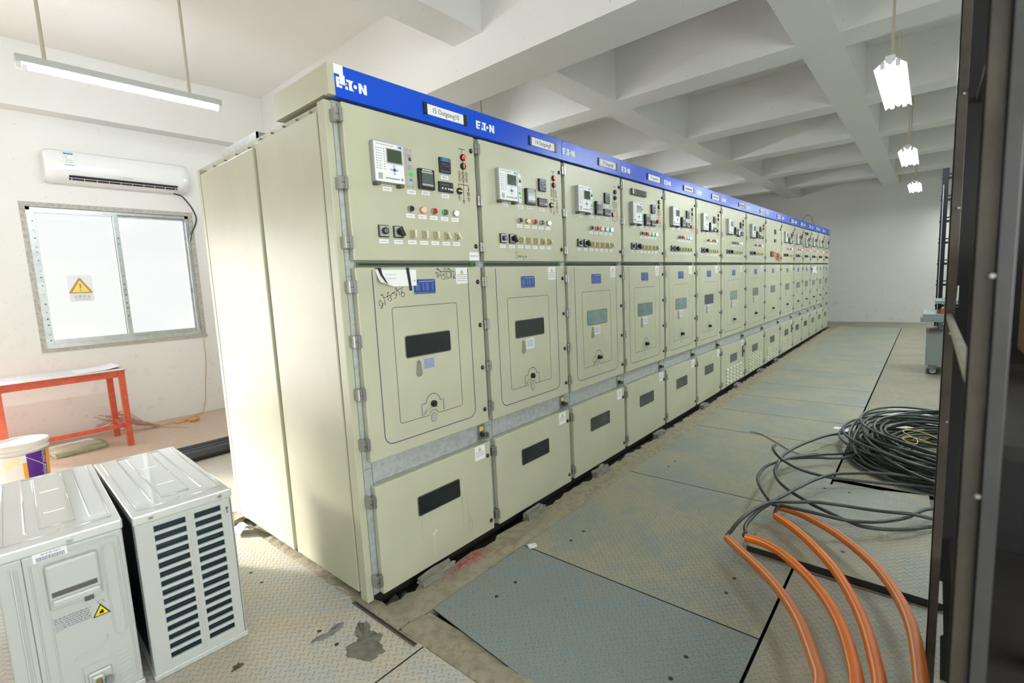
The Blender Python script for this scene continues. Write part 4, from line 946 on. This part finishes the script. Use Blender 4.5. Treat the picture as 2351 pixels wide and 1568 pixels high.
hc = MB(); x0, x1 = -hw+.34*OW, -hw+.76*OW
hc.box(x0-.012, x1+.012, -hd-.002, -hd, .385, .59, 0, .001).box(x0, x1, -hd-.026, -hd, .415, .575, 0, .008).box(x0+.006, x1-.004, -hd-.038, -hd, .430, .455, 0, .006).box(x0+.008, x1-.010, -hd-.0265, -hd-.02, .462, .480, 1).box(x0+.085, x0+.11, -hd-.0268, -hd-.01, .41, .432, 1)
hc.build('handle_cover', [UW, mat('handle_slot', (.10, .095, .09), .7)], ua)
m = MB(); m.box(0, .085, -.0012, 0, 0, .030, 0); xx = .008
while xx < .078: wv = random.uniform(.0022, .005); m.box(xx, xx+wv*.6, -.0018, -.0012, .003, .017, 1); xx += wv
bars(m, .02, .07, [.024], .003, -.0012, 1); m.build('barcode_sticker', [PAPER, INK], ua, (-hw+.27*OW, -hd, .588))
m = MB(); 
for i in range(6): bars(m, -.055+.02*(i > 3), .04, [.020-i*.0075], .0042, 0, 0)
m.box(-.055, -.035, -.0006, 0, -.025, .0, 1); m.ribbon([(.058, .030), (.072, .034), (.078, .022), (.064, .018)], .003, 0, .0006, closed=True)
m.build('rating_print', [INK, mat('pale_print', (.40, .41, .42), .6)], ua, (-hw+.52*OW, -hd, .352))
m = MB(); tri_h = .04
m.prism([(-.025, -.018), (.025, -.018), (0, .026)], -.0012, 0, 0); m.prism([(-.019, -.0145), (.019, -.0145), (0, .019)], -.0018, -.0012, 1); m.prism([(-.006, -.010), (.006, -.010), (.007, -.003), (.002, .006), (-.001, .001), (-.006, -.003)], -.0024, -.0018, 0)
m.build('flame_warning', [BLACK, YELL], ua, (-hw+.725*OW, -hd, .345))
m = MB(); vx = -hw+.63*OW
m.box(vx-.03, vx+.035, -hd-.010, -hd, .0, .135, 0, .006).box(vx-.022, vx+.012, -hd-.022, -hd-.008, .085, .125, 0, .006)
vb = m.build('valve_plate', [UW], ua)
MB().cyl((vx-.004, -hd-.010, .070), (vx-.004, -hd-.050, .070), .014, 6).cyl((vx-.004, -hd-.030, .070), (vx-.004, -hd-.030, .115), .009, 10).cyl((vx-.004, -hd-.010, .030), (vx-.004, -hd-.048, .030), .012, 6).build('brass_valve', [mat('brass', (.42, .30, .10), .35, .85)], vb)
MB().cyl((vx+.020, -hd-.010, .095), (vx+.024, -hd-.036, .095), .012, 10).cyl((vx+.022, -hd-.010, .048), (vx+.026, -hd-.038, .048), .013, 10).build('valve_cap', [mat('grey_cap', (.33, .34, .36), .4, .5)], vb)
MB().cyl((.02, -hd-.004, OH-.028), (.02, -hd-.010, OH-.028), .008, 12).build('screw', [STEEL], ua)
MB().box(-hw-.004, hw+.004, -hd-.004, hd+.004, 0, .022, 0, .004).build('unit_base', [UW], ua)
# ---- litter beside the end panel
m = MB(); vs = []
for i in range(6):
    for j in range(5): vs.append((-.135+i*.018+random.uniform(-.01, .01), 1.24+j*.038-i*.012+random.uniform(-.01, .01), .012+.09*max(0, 1-abs(i-3)/3)*(1-.15*j)*random.uniform(.5, 1)))
m.add(vs, [[i*5+j, (i+1)*5+j, (i+1)*5+j+1, i*5+j+1] for i in range(5) for j in range(4)], 0, True)
tag(m.build('plastic_scrap', [mat('milky_plastic', (.78, .79, .82), .3)]), 'crumpled white plastic scrap under the rear end panel', 'plastic')
m = MB(); vs = []
for i in range(6):
    for j in range(5): vs.append((.0+i*.024+random.uniform(-.006, .006), -.15+j*.028+i*.006+random.uniform(-.006, .006), .016+random.uniform(0, .028)))
m.add(vs, [[i*5+j, (i+1)*5+j, (i+1)*5+j+1, i*5+j+1] for i in range(5) for j in range(4)], 0, True)
tag(m.build('clear_plastic_bag', [glassmat('clear_film', (.93, .93, .90), .10)]), 'small clear plastic bag scrap by the corner post', 'plastic')
m = MB(); m.tube(smooth_path([(-.045, .15, .02), (-.085, .20, .014), (-.095, .28, .014), (-.06, .27, .03), (-.045, .18, .03)], 5), .0012, 6)
tag(m.build('wire_loop', [mat('pale_wire', (.6, .55, .42), .5)]), 'thin pale wire loop lying at the foot of the end panel', 'wire')

# ================================================================== CABLES ON THE RIGHT
OC = mat('orange_conduit', (.93, .195, .004), .45, var=.10, vscale=5); OCD = mat('dusty_orange_conduit', (.74, .20, .04), .5, var=.12, vscale=5); OST = mat('conduit_stripe', (.85, .62, .48), .4)
O = [[(1.317, -1.122, .1), (1.23, -1.206, .106), (1.139, -1.293, .113), (1.048, -1.373, .12), (.955, -1.441, .126), (.849, -1.5, .141), (.742, -1.546, .163), (.63, -1.586, .186), (.521, -1.621, .21), (.393, -1.656, .24)],
 [(1.377, -1.191, .1), (1.364, -1.27, .105), (1.315, -1.352, .111), (1.246, -1.422, .116), (1.165, -1.489, .122), (1.082, -1.545, .127), (.981, -1.597, .141), (.856, -1.644, .163), (.733, -1.681, .186), (.597, -1.712, .211), (.455, -1.737, .24)],
 [(1.706, -1.259, .1), (1.625, -1.342, .105), (1.518, -1.43, .111), (1.411, -1.503, .116), (1.301, -1.568, .122), (1.196, -1.618, .127), (1.079, -1.661, .139), (.939, -1.702, .161), (.798, -1.736, .184), (.647, -1.764, .21), (.493, -1.787, .24)],
 [(1.828, -1.244, .1), (1.809, -1.329, .104), (1.75, -1.424, .109), (1.672, -1.512, .114), (1.591, -1.586, .118), (1.496, -1.655, .123), (1.396, -1.716, .128), (1.295, -1.759, .137), (1.176, -1.797, .153), (1.044, -1.829, .171), (.903, -1.853, .19), (.75, -1.868, .212), (.574, -1.878, .24)]]
OL = ['first orange conduit from the left, its tip nearest the cubicle row', 'second orange conduit from the left', 'third orange conduit from the left, the brightest orange', 'fourth orange conduit, outermost and closest to the steel rack']
for i, (p, lab) in enumerate(zip(O, OL)):
    e = p[-1]; q = p+[(e[0]-.14, e[1]-.005, .25), (e[0]-.34, e[1]+.01, .17), (e[0]-.52, e[1]+.02, .045), (e[0]-.80, e[1]+.03, .026)]
    m = MB(); m.tube(smooth_path(q, 5), .0195, 26, 0, stripe=(2, 3, 2, 2)[i]); m.cyl(Vector(p[0])+(Vector(p[0])-Vector(p[1])).normalized()*.0008, p[0], .0155, 14, 2)
    tag(m.build('orange_conduit', [OC if i in (1, 2) else OCD, OST, BLACK]), lab, 'conduit', 'orange cable conduits')
BC = mat('black_cable_sheath', (.045, .052, .048), .40, var=.3, vscale=20)
C = [([(1.320, -1.118, .104), (1.344, -1.114, .105), (1.379, -1.123, .117), (1.418, -1.132, .133), (1.516, -1.154, .148), (1.658, -1.19, .142), (1.792, -1.251, .135), (1.875, -1.325, .129), (1.94, -1.429, .124), (1.999, -1.541, .119), (2.037, -1.66, .113), (2.073, -1.774, .107), (2.133, -1.907, .1), (2.2, -2.1, .06), (2.3, -2.3, .012)], 'black cable leaving the first orange conduit and arching right over the raised plate'),
 ([(1.378, -1.186, .103), (1.388, -1.180, .107), (1.402, -1.183, .111), (1.452, -1.169, .124), (1.549, -1.172, .14), (1.696, -1.19, .137), (1.841, -1.24, .135), (2.028, -1.288, .132), (2.256, -1.344, .127), (2.435, -1.416, .119), (2.569, -1.517, .111), (2.68, -1.641, .101), (2.75, -1.767, .092), (2.777, -1.913, .08), (2.82, -2.1, .05), (2.95, -2.3, .012)], 'black cable from the second orange conduit sweeping back to the coil'),
 ([(1.711, -1.253, .106), (1.735, -1.255, .125), (1.752, -1.275, .148), (1.732, -1.324, .158), (1.742, -1.425, .160), (1.777, -1.526, .135), (1.839, -1.621, .106), (1.932, -1.706, .1), (2.047, -1.783, .1), (2.171, -1.848, .1), (2.285, -1.907, .1), (2.45, -2.02, .06), (2.6, -2.2, .012)], 'black cable sagging from the third orange conduit over the raised plate'),
 ([(1.830, -1.238, .104), (1.809, -1.21, .147), (1.89, -1.144, .16), (2.014, -1.091, .16), (2.126, -1.072, .159), (2.313, -1.065, .144), (2.519, -1.097, .123), (2.721, -1.16, .099), (2.911, -1.287, .079), (3.104, -1.42, .06), (3.3, -1.5, .05)], 'black cable from the fourth orange conduit looping left and back to the coil'),
 ([(4.0, -1.60, .05), (3.823, -1.493, .05), (3.649, -1.385, .069), (3.395, -1.266, .093), (3.04, -1.173, .117), (2.756, -1.124, .135), (2.562, -1.111, .139), (2.355, -1.119, .136), (2.257, -1.134, .134), (2.127, -1.19, .132), (2.01, -1.3, .127), (1.941, -1.394, .123), (1.879, -1.489, .115), (1.852, -1.573, .105), (1.859, -1.65, .095), (1.915, -1.745, .082), (2.007, -1.837, .07), (2.11, -1.909, .06), (2.25, -2.05, .05), (2.4, -2.2, .012)], 'long black cable circling from behind the coil across the raised plate'),
 ([(2.62, -1.055, .20), (2.52, -1.065, .215), (2.43, -1.115, .20), (2.398, -1.198, .149), (2.402, -1.301, .129), (2.461, -1.432, .102), (2.55, -1.577, .077), (2.651, -1.754, .063), (2.756, -1.914, .05), (2.85, -2.1, .02)], 'black cable crossing straight from the loop top to behind the rack'),
 ([(2.45, -1.10, .10), (2.668, -1.084, .08), (2.776, -1.15, .076), (2.915, -1.287, .068), (3.015, -1.441, .06), (3.2, -1.56, .08)], 'short black cable stretch running into the left side of the coil')]
def settle(paths, d, rounds=150):
    """lift crossing cables apart in height so that none runs through another"""
    for _ in range(rounds):
        hit = False
        for a in range(len(paths)):
            for b in range(a):
                for p in paths[a]:
                    for q in paths[b]:
                        if abs(p.x-q.x) < d and abs(p.y-q.y) < d and (p.x-q.x)**2+(p.y-q.y)**2 < d*d and abs(p.z-q.z) < d:
                            k = (d-abs(p.z-q.z))*.5+.0005; hit = True
                            if p.z >= q.z: p.z += k; q.z = max(.0105, q.z-k)
                            else: q.z += k; p.z = max(.0105, p.z-k)
        for P in paths:
            z = [p.z for p in P]
            for i in range(1, len(P)-1): P[i].z = .08*z[i-1]+.84*z[i]+.08*z[i+1]
        if not hit: break
    return paths
CP = settle([smooth_path(p, 7) for p, _ in C], .0235)
for P, (_, lab) in zip(CP, C): tag(MB().tube(P, .0098, 10).build('black_cable', [BC]), lab, 'cable', 'loose black cables on the aisle floor')
random.seed(3); m = MB(); pts = []
for k in range(46):
    lv = (k % 8); r0 = .34+.40*random.random()**.8; cx = 3.47+random.uniform(-.10, .10); cy = -2.06+random.uniform(-.07, .07); ph = random.uniform(0, 6.28); tl = random.uniform(.0, .055); sq = random.uniform(.80, .98)
    zb = .015+.024*lv*(1.0 if r0 > .42 else .7); lp = []
    for i in range(44):
        a = 2*PI*i/44; rr = r0*(1+.06*math.sin(2*a+ph))
        lp.append((cx+rr*1.02*math.cos(a), cy+rr*sq*math.sin(a), max(.028, zb+tl*math.sin(a+ph)+.012*math.sin(3*a+ph))))
    m.tube(lp, .0098, 7, closed=True)
m.tube(smooth_path([(3.02, -1.50, .10), (3.35, -1.42, .16), (3.85, -1.50, .20), (4.2, -1.80, .18), (4.25, -2.2, .12)], 7), .0098, 7); m.tube(smooth_path([(3.0, -1.55, .05), (3.20, -1.46, .14), (3.75, -1.55, .22), (4.15, -1.9, .2), (4.2, -2.3, .12)], 7), .0098, 7)
tag(m.build('cable_coil', [BC]), 'big tangled coil of black cable on the floor behind the steel rack', 'cable coil')
m = MB(); m.tube(smooth_path([(3.05, -2.0, .255), (3.156, -1.922, .26), (3.226, -1.856, .265), (3.263, -1.786, .26), (3.191, -1.748, .265), (3.094, -1.79, .265), (3.032, -1.83, .26), (2.964, -1.821, .25), (3.027, -1.754, .255), (3.12, -1.80, .25), (3.05, -1.90, .245)], 6), .0028, 6)
tag(m.build('yellow_wire', [mat('yellow_wire', (.75, .55, .08), .5)]), 'thin yellow wire squiggle lying on top of the black cable coil', 'wire')
RP = mat('frayed_rope', (.46, .44, .34), .9)
m = MB(); m.tube(smooth_path([(3.468, -.672, .014), (3.446, -.774, .014), (3.259, -.943, .015), (3.122, -1.062, .016), (3.068, -1.158, .016), (3.11, -1.185, .014), (3.18, -1.24, .014)], 6), .006, 6)
for d in ((.05, -.06), (.09, -.045), (.02, .03)): m.tube(smooth_path([(3.30, -.91, .012), (3.36+d[0]*.5, -.90+d[1], .014), (3.42+d[0], -.90+d[1]*1.6, .012)], 4), .0025, 5)
tag(m.build('pale_rope', [RP]), 'pale frayed rope lying across the aisle plates near the coil', 'rope')
# pale boards behind the coil
BP = mat('pale_board', (.56, .57, .55), .6, var=.12, vscale=6)
for z, pts, lab in ((.004, [(4.10, -1.55), (4.50, -1.52), (4.95, -1.62), (4.90, -2.3), (4.2, -2.2)], 'pale flat board on the concrete behind the black coil'), (.020, [(4.46, -1.54), (4.92, -1.60), (5.02, -2.1), (4.55, -2.05)], 'second pale board lying on top of the larger one')):
    m = MB(); m.prism([(x-4.5, y+1.9) for x, y in pts], 0, .012, axis='z'); tag(m.build('pale_board', [BP], None, (4.5, -1.9, z)), lab, 'board', 'pale boards behind the coil')
for x, y, lab in ((3.96, -1.27, 'white paper scrap on the plate beside the coil'), (3.92, -1.36, 'smaller white scrap by the plate edge near the coil')):
    tag(MB().prism([(-.04, -.02), (.05, -.03), (.06, .02), (-.02, .03)], 0, .003, axis='z').build('paper_scrap', [PAPER], None, (x, y, .0062)), lab, 'paper')

# ---- breaker trolley
TG = mat('trolley_grey', (.21, .245, .25), .4, .1); tr = empty('breaker_trolley', (7.4, -2.2, 0))
def tx(name, x0, x1, y0, y1, z0, z1, mm=TG, bev=.004): return MB().box(x0-7.4, x1-7.4, y0+2.2, y1+2.2, z0, z1, 0, bev).build(name, [mm], tr)
tx('cabinet_box', 7.1, 7.8, -2.55, -1.845, .13, .555); tx('box_top', 7.09, 7.81, -2.56, -1.84, .555, .575)
for x in (7.22, 7.66):
    for y in (-1.98, -2.42): tx('post', x-.02, x+.02, y-.02, y+.02, .575, .75)
tx('lower_tray', 7.0, 7.8, -2.6, -1.80, .75, .80); tx('tray_lip', 6.99, 7.02, -2.6, -1.78, .70, .76); tx('upper_tray', 7.15, 7.8, -2.6, -1.92, .92, .96)
for x in (7.25, 7.7): tx('upper_post', x-.02, x+.02, -2.05, -2.01, .80, .92)
tx('red_marker', 7.03, 7.06, -2.05, -1.97, .805, .87, mat('red_marker', (.40, .03, .04), .5)); tx('brown_handle', 7.05, 7.16, -1.97, -1.87, .576, .60, mat('brown_grip', (.10, .03, .02), .5))
for x in (7.17, 7.72):
    for y in (-1.925, -2.47):
        cs = MB().box(x-.03-7.4, x+.03-7.4, y-.035+2.2, y+.035+2.2, .06, .13, 0, .004).build('caster_fork', [TG], tr)
        MB().cyl((x-7.4-.014, y+2.2, .05), (x-7.4+.014, y+2.2, .05), .05, 20).cyl((x-7.4-.016, y+2.2, .05), (x-7.4+.016, y+2.2, .05), .035, 16, 1).build('wheel', [BLACK, GREYP], cs)
tag(tr, 'grey wheeled breaker trolley standing behind the steel rack', 'trolley')
# ---- far cable ladder
LB = mat('black_painted_steel', (.010, .010, .013), .7, spec=.2); cl = empty('cable_ladder', (8.0, -2.3, 0))
for y0 in (-1.995, -2.60): MB().box(-.025, .025, y0+2.3, y0+2.3+.07, 0, 2.72, 0, .003).box(-.03, -.025, y0+2.3+.045, y0+2.3+.052, .3, 2.5, 1).build('ladder_rail', [LB, ZINC], cl)
for i in range(9):
    z = .25+i*.29; MB().box(-.02, .02, -.30+2.3-2.3+.0, .38, z, z+.03).box(-.02, .02, -.30, .38, z+.06, z+.075).build('ladder_rung', [LB], cl)
m = MB()
for i in range(4): m.tube(smooth_path([(.03+.01*i, .24-.02*i, 2.7), (.03, .25-.025*i, 1.9), (.03, .22-.02*i, 1.2), (.03, .25-.02*i, .5), (.03, .24, .05)], 5), .012, 7)
m.build('hanging_cables', [BC], cl)
tag(cl, 'tall black cable ladder standing near the far wall behind the rack', 'cable ladder')
# ---- steel rack right beside the camera
RS = mat('raw_dark_steel', (.10, .088, .074), .42, .55, var=.45, vscale=7, bump=.15, bscale=60); RS2 = mat('raw_steel_bluish', (.10, .098, .105), .40, .55, var=.3, vscale=6)
rk = empty('steel_rack', (.28, -2.30, .0065)); RX, RY = .28, -2.30; HR = 2.45
def ang(name, x, y0, y1, mm, dep=.03):
    m = MB(); m.box(x-RX, x-RX+.004, y0-RY, y1-RY, 0, HR, 0, .001); m.box(x-RX, x-RX+dep, y1-RY-.004, y1-RY, 0, HR, 0, .001); return m.build(name, [mm], rk)
pA = ang('corner_post', .81, -1.913, -1.889, RS, .035); pB = ang('corner_post', -.256, -1.9130, -1.893, RS, .004); pC = ang('door_stile', -.262, -1.9325, -1.9136, RS2, .004)
ang('corner_post', .81, -2.72, -2.69, RS); 
for x, z, y in ((.808, 1.90, -1.905), (.808, 1.585, -1.907), (.808, 1.22, -1.904), (-.258, 1.41, -1.9125), (-.258, 1.115, -1.9125), (.808, .95, -1.908)):
    MB().cyl((x-RX, y-RY, z), (x-RX-.006, y-RY, z), .0045, 10, 0, .003).build('weld_bolt', [STEEL], rk)
MB().box(-.249-RX, .806-RX, -1.894-RY-.012, -1.894-RY+.0, 1.262, 1.280, 0, .001).build('side_shelf_bar', [mat('dusty_bar', (.28, .26, .21), .7, var=.3, vscale=10)], rk)
BK = mat('black_sheet', (.006, .006, .007), .55)
m = MB(); xs = .95-RX; yl = -1.905-RY
m.box(xs, xs+.004, -.42, yl, 1.36, HR); m.box(xs, xs+.004, -.42, yl-.018, 1.29, 1.36); m.box(xs, xs+.004, -.42, yl, .60, 1.29)
m.add([(xs, -.42, .60), (xs, -.42, 0), (xs, yl-.028, 0), (xs, yl-.022, .16), (xs, yl-.030, .17), (xs, yl-.02, .36), (xs, yl, .36), (xs, yl, .60)], [(0, 1, 2, 3, 4, 5, 6, 7)])
m.build('dark_fill_sheet', [BK], rk)  # black sheet put in so the inside of the rack looks dark
for z in (.50, 1.165, 1.9): MB().box(-.24-RX, .94-RX, -2.70-RY, -1.935-RY, z, z+.02).build('rack_shelf', [mat('shaded_shelf', (.012, .009, .007), .7, var=.4, vscale=9)], rk)  # shelf colour darkened to imitate shade inside the rack
MB().box(-.255-RX, .945-RX, -2.71-RY, -1.936-RY, HR-.02, HR).build('rack_light_cover', [BK], rk)  # unseen cover, added to keep lamp light out of the rack
tag(rk, 'dark raw steel rack standing at the right edge of the photo', 'rack')
tag(MB().box(-.13, .13, -.16, .16, 0, .30, 0, .004).build('cardboard_box', [mat('tan_cardboard', (.16, .085, .03), .7, var=.15)], None, (.62, -2.20, 1.194)), 'tan cardboard box on the middle shelf inside the dark rack', 'box')
tag(MB().box(-.10, .10, -.14, .14, 0, .11, 0, .02, 3).build('foam_block', [mat('cream_foam', (.25, .21, .14), .8, var=.3, vscale=9)], None, (.30, -2.18, 1.193)), 'cream foam block in front of the cardboard box in the rack', 'foam')
rock('crumpled_scrap', .35, -2.09, .527, .05, .05, .07, .3, mat('shaded_scrap', (.10, .08, .06), .8), 'crumpled pale scrap on the low shelf of the dark rack', None, 'scrap')  # pale scrap darkened in colour for the dim shelf
m = MB(); m.tube(smooth_path([(11.0, .30, 2.354), (11.3, .30, 2.54), (11.9, .30, 2.66), (12.5, .32, 2.60), (13.1, .34, 2.30)], 7), .004, 6)
tag(m.build('thin_black_wire', [BC]), 'thin wire arching over the far end of the cubicle row', 'wire')

# ================================================================== LAMPS
TUBE = mat('fluorescent_tube', (.95, .97, 1), .3, emit=(.91, 1.0, .96), es=TUBE_ES)
TUBE1 = mat('fluorescent_tube_warm', (.95, .97, 1), .3, emit=(.90, .96, 1.0), es=TUBE_ES*1.0)
FIX = mat('lamp_white_enamel', (.78, .79, .80), .35)
ROD = mat('lamp_rod_cream', (.50, .45, .35), .5)
def lamp_twin(x0, y, z, label, grp='twin tube lamps along the aisle'):
    r = empty('tube_lamp', (x0, y, z)); L = 1.25
    m = MB(); m.box(0, L, -.03, .03, .035, .075, 0, .003)
    for s in (-1, 1): m.add([(0, s*.03, .05), (L, s*.03, .05), (L, s*.095, -.005), (0, s*.095, -.005), (0, s*.03, .053), (L, s*.03, .053), (L, s*.097, -.003), (0, s*.097, -.003)], [(0, 1, 2, 3), (4, 7, 6, 5), (3, 2, 6, 7), (0, 4, 5, 1), (0, 3, 7, 4), (1, 5, 6, 2)])
    m.prism([(-.03, .035), (.03, .035), (0, .005)], 0, L, 0, axis='x')
    m.build('reflector', [FIX], r)
    for s in (-1, 1):
        MB().cyl((.02, s*.045, .012), (L-.02, s*.045, .012), .0165, 10).build('lamp_tube', [TUBE], r)
        for xx in (.005, L-.025): MB().box(xx, xx+.02, s*.045-.014, s*.045+.014, -.006, .040, 0, .003).build('tube_holder', [FIX], r)
    for xx in (.22, L-.22): MB().cyl((xx, 0, .07), (xx, 0, ZS-z), .009, 8).build('hanging_rod', [ROD], r)
    tag(r, label, 'lamp', grp)
lamp_twin(3.53, -1.57, 2.87, 'nearest hanging twin tube lamp over the aisle'); lamp_twin(7.03, -1.57, 2.87, 'middle hanging twin tube lamp over the aisle'); lamp_twin(10.52, -1.57, 2.87, 'farthest hanging twin tube lamp over the aisle')
lamp_twin(5.1, -3.62, 2.87, 'nearest added fill lamp of the right bay, out of view'); lamp_twin(8.6, -3.62, 2.87, 'middle added fill lamp of the right bay, out of view'); lamp_twin(13.1, -3.3, 2.87, 'added fill lamp of the right bay by the far wall, out of view')  # unseen lamps, added to lighten the far wall
def lamp_single(x0, y, z, label, grp=None):
    r = empty('tube_lamp', (x0, y, z)); L = 1.25
    m = MB(); m.box(0, L, -.028, .028, .030, .078, 0, .003)
    m.build('batten', [mat('lamp_grey_enamel', (.50, .52, .51), .4)], r)
    MB().cyl((.06, 0, .010), (L-.03, 0, .010), .019, 12).build('lamp_tube', [TUBE1], r)
    for xx in (.0, L-.03): MB().box(xx, xx+.03, -.024, .024, -.012, .032, 0, .004).build('tube_holder', [FIX], r)
    for xx in (.15, 1.02): MB().cyl((xx, 0, .075), (xx, 0, ZS-z), .011, 8).build('hanging_rod', [ROD], r)
    tag(r, label, 'lamp', grp)
lamp_single(-.61, 2.83, 3.03, 'hanging single tube lamp on two cream rods near the window')
for xx, lab in ((2.89, 'first tube lamp hidden behind the cubicle row'), (6.39, 'second tube lamp hidden behind the cubicle row'), (9.89, 'third tube lamp hidden behind the cubicle row')): lamp_single(xx, 2.83, 3.03, lab, 'single tube lamps behind the row')

# ================================================================== DAYLIGHT, SIDE FILL, CAMERA
wd_ = bpy.data.worlds.new('day'); SC.world = wd_; wd_.use_nodes = True
bg = wd_.node_tree.nodes['Background']; bg.inputs[0].default_value = (1, 1, 1, 1); bg.inputs[1].default_value = WORLD_S
def area(name, loc, rot, sx, sy, p, col, portal=False):
    l = bpy.data.lights.new(name, 'AREA'); l.shape = 'RECTANGLE'; l.size = sx; l.size_y = sy; l.energy = p; l.color = col
    l.cycles.is_portal = portal
    o = bpy.data.objects.new(name, l); COL.objects.link(o); o.location = loc; o.rotation_euler = rot; return o
sl = bpy.data.lights.new('low_sun', 'SUN'); sl.energy = SUN_W; sl.angle = math.radians(10); sl.color = (1.0, .95, .86)
so = bpy.data.objects.new('low_sun', sl); COL.objects.link(so); so.location = (-6, 14, 6)
so.rotation_euler = Vector((.51*.951, -.86*.951, -.309)).to_track_quat('-Z', 'Y').to_euler()
area('back_door_daylight', ((BX0+BX1)/2, YL+.22, BZ/2), (-PI/2, 0, 0), BX1-BX0, BZ, BACK_W, (1.0, .965, .915))
area('side_fill_lamp', ((SX0+SX1)/2, YR-.19, (SZ0+SZ1)/2), (PI/2, 0, 0), SX1-SX0, SZ1-SZ0, SIDE_W, (.93, 1.0, .95))  # unseen fill lamp, added to brighten doors and units from behind the camera
area('window_daylight', (.28, YL+.26, 1.73), (-PI/2, 0, 0), 1.5, 1.5, 1, (1, 1, 1), True)
cam = bpy.data.cameras.new('camera'); co = bpy.data.objects.new('camera', cam); COL.objects.link(co)
cam.sensor_width = 36; cam.lens = 17.1484; cam.clip_start = .02
cam.dof.use_dof = True; cam.dof.focus_distance = 3.3; cam.dof.aperture_fstop = 2.8
Rr = ((0.6465823145946851, -0.7613503867362736, -0.04771686357993701), (0.1201681831185141, 0.03988410849350631, 0.9919520480626438), (0.7533199308523405, 0.6471127000037975, -0.1172784518759529))
co.matrix_world = Matrix(((Rr[0][0], Rr[1][0], -Rr[2][0], -1.13825469), (Rr[0][1], Rr[1][1], -Rr[2][1], -1.8515969), (Rr[0][2], Rr[1][2], -Rr[2][2], 1.43572446), (0, 0, 0, 1)))
SC.camera = co
SC.view_settings.view_transform = 'Standard'; SC.view_settings.look = 'None'; SC.view_settings.gamma = 1; SC.view_settings.use_curve_mapping = False
SC.view_settings.exposure = EXPO
SC.cycles.use_adaptive_sampling = True; SC.cycles.adaptive_threshold = .03; SC.cycles.max_bounces = 6; SC.cycles.diffuse_bounces = 4; SC.cycles.glossy_bounces = 3; SC.cycles.transparent_max_bounces = 8; SC.cycles.sample_clamp_indirect = 6; SC.cycles.caustics_reflective = False; SC.cycles.caustics_refractive = False
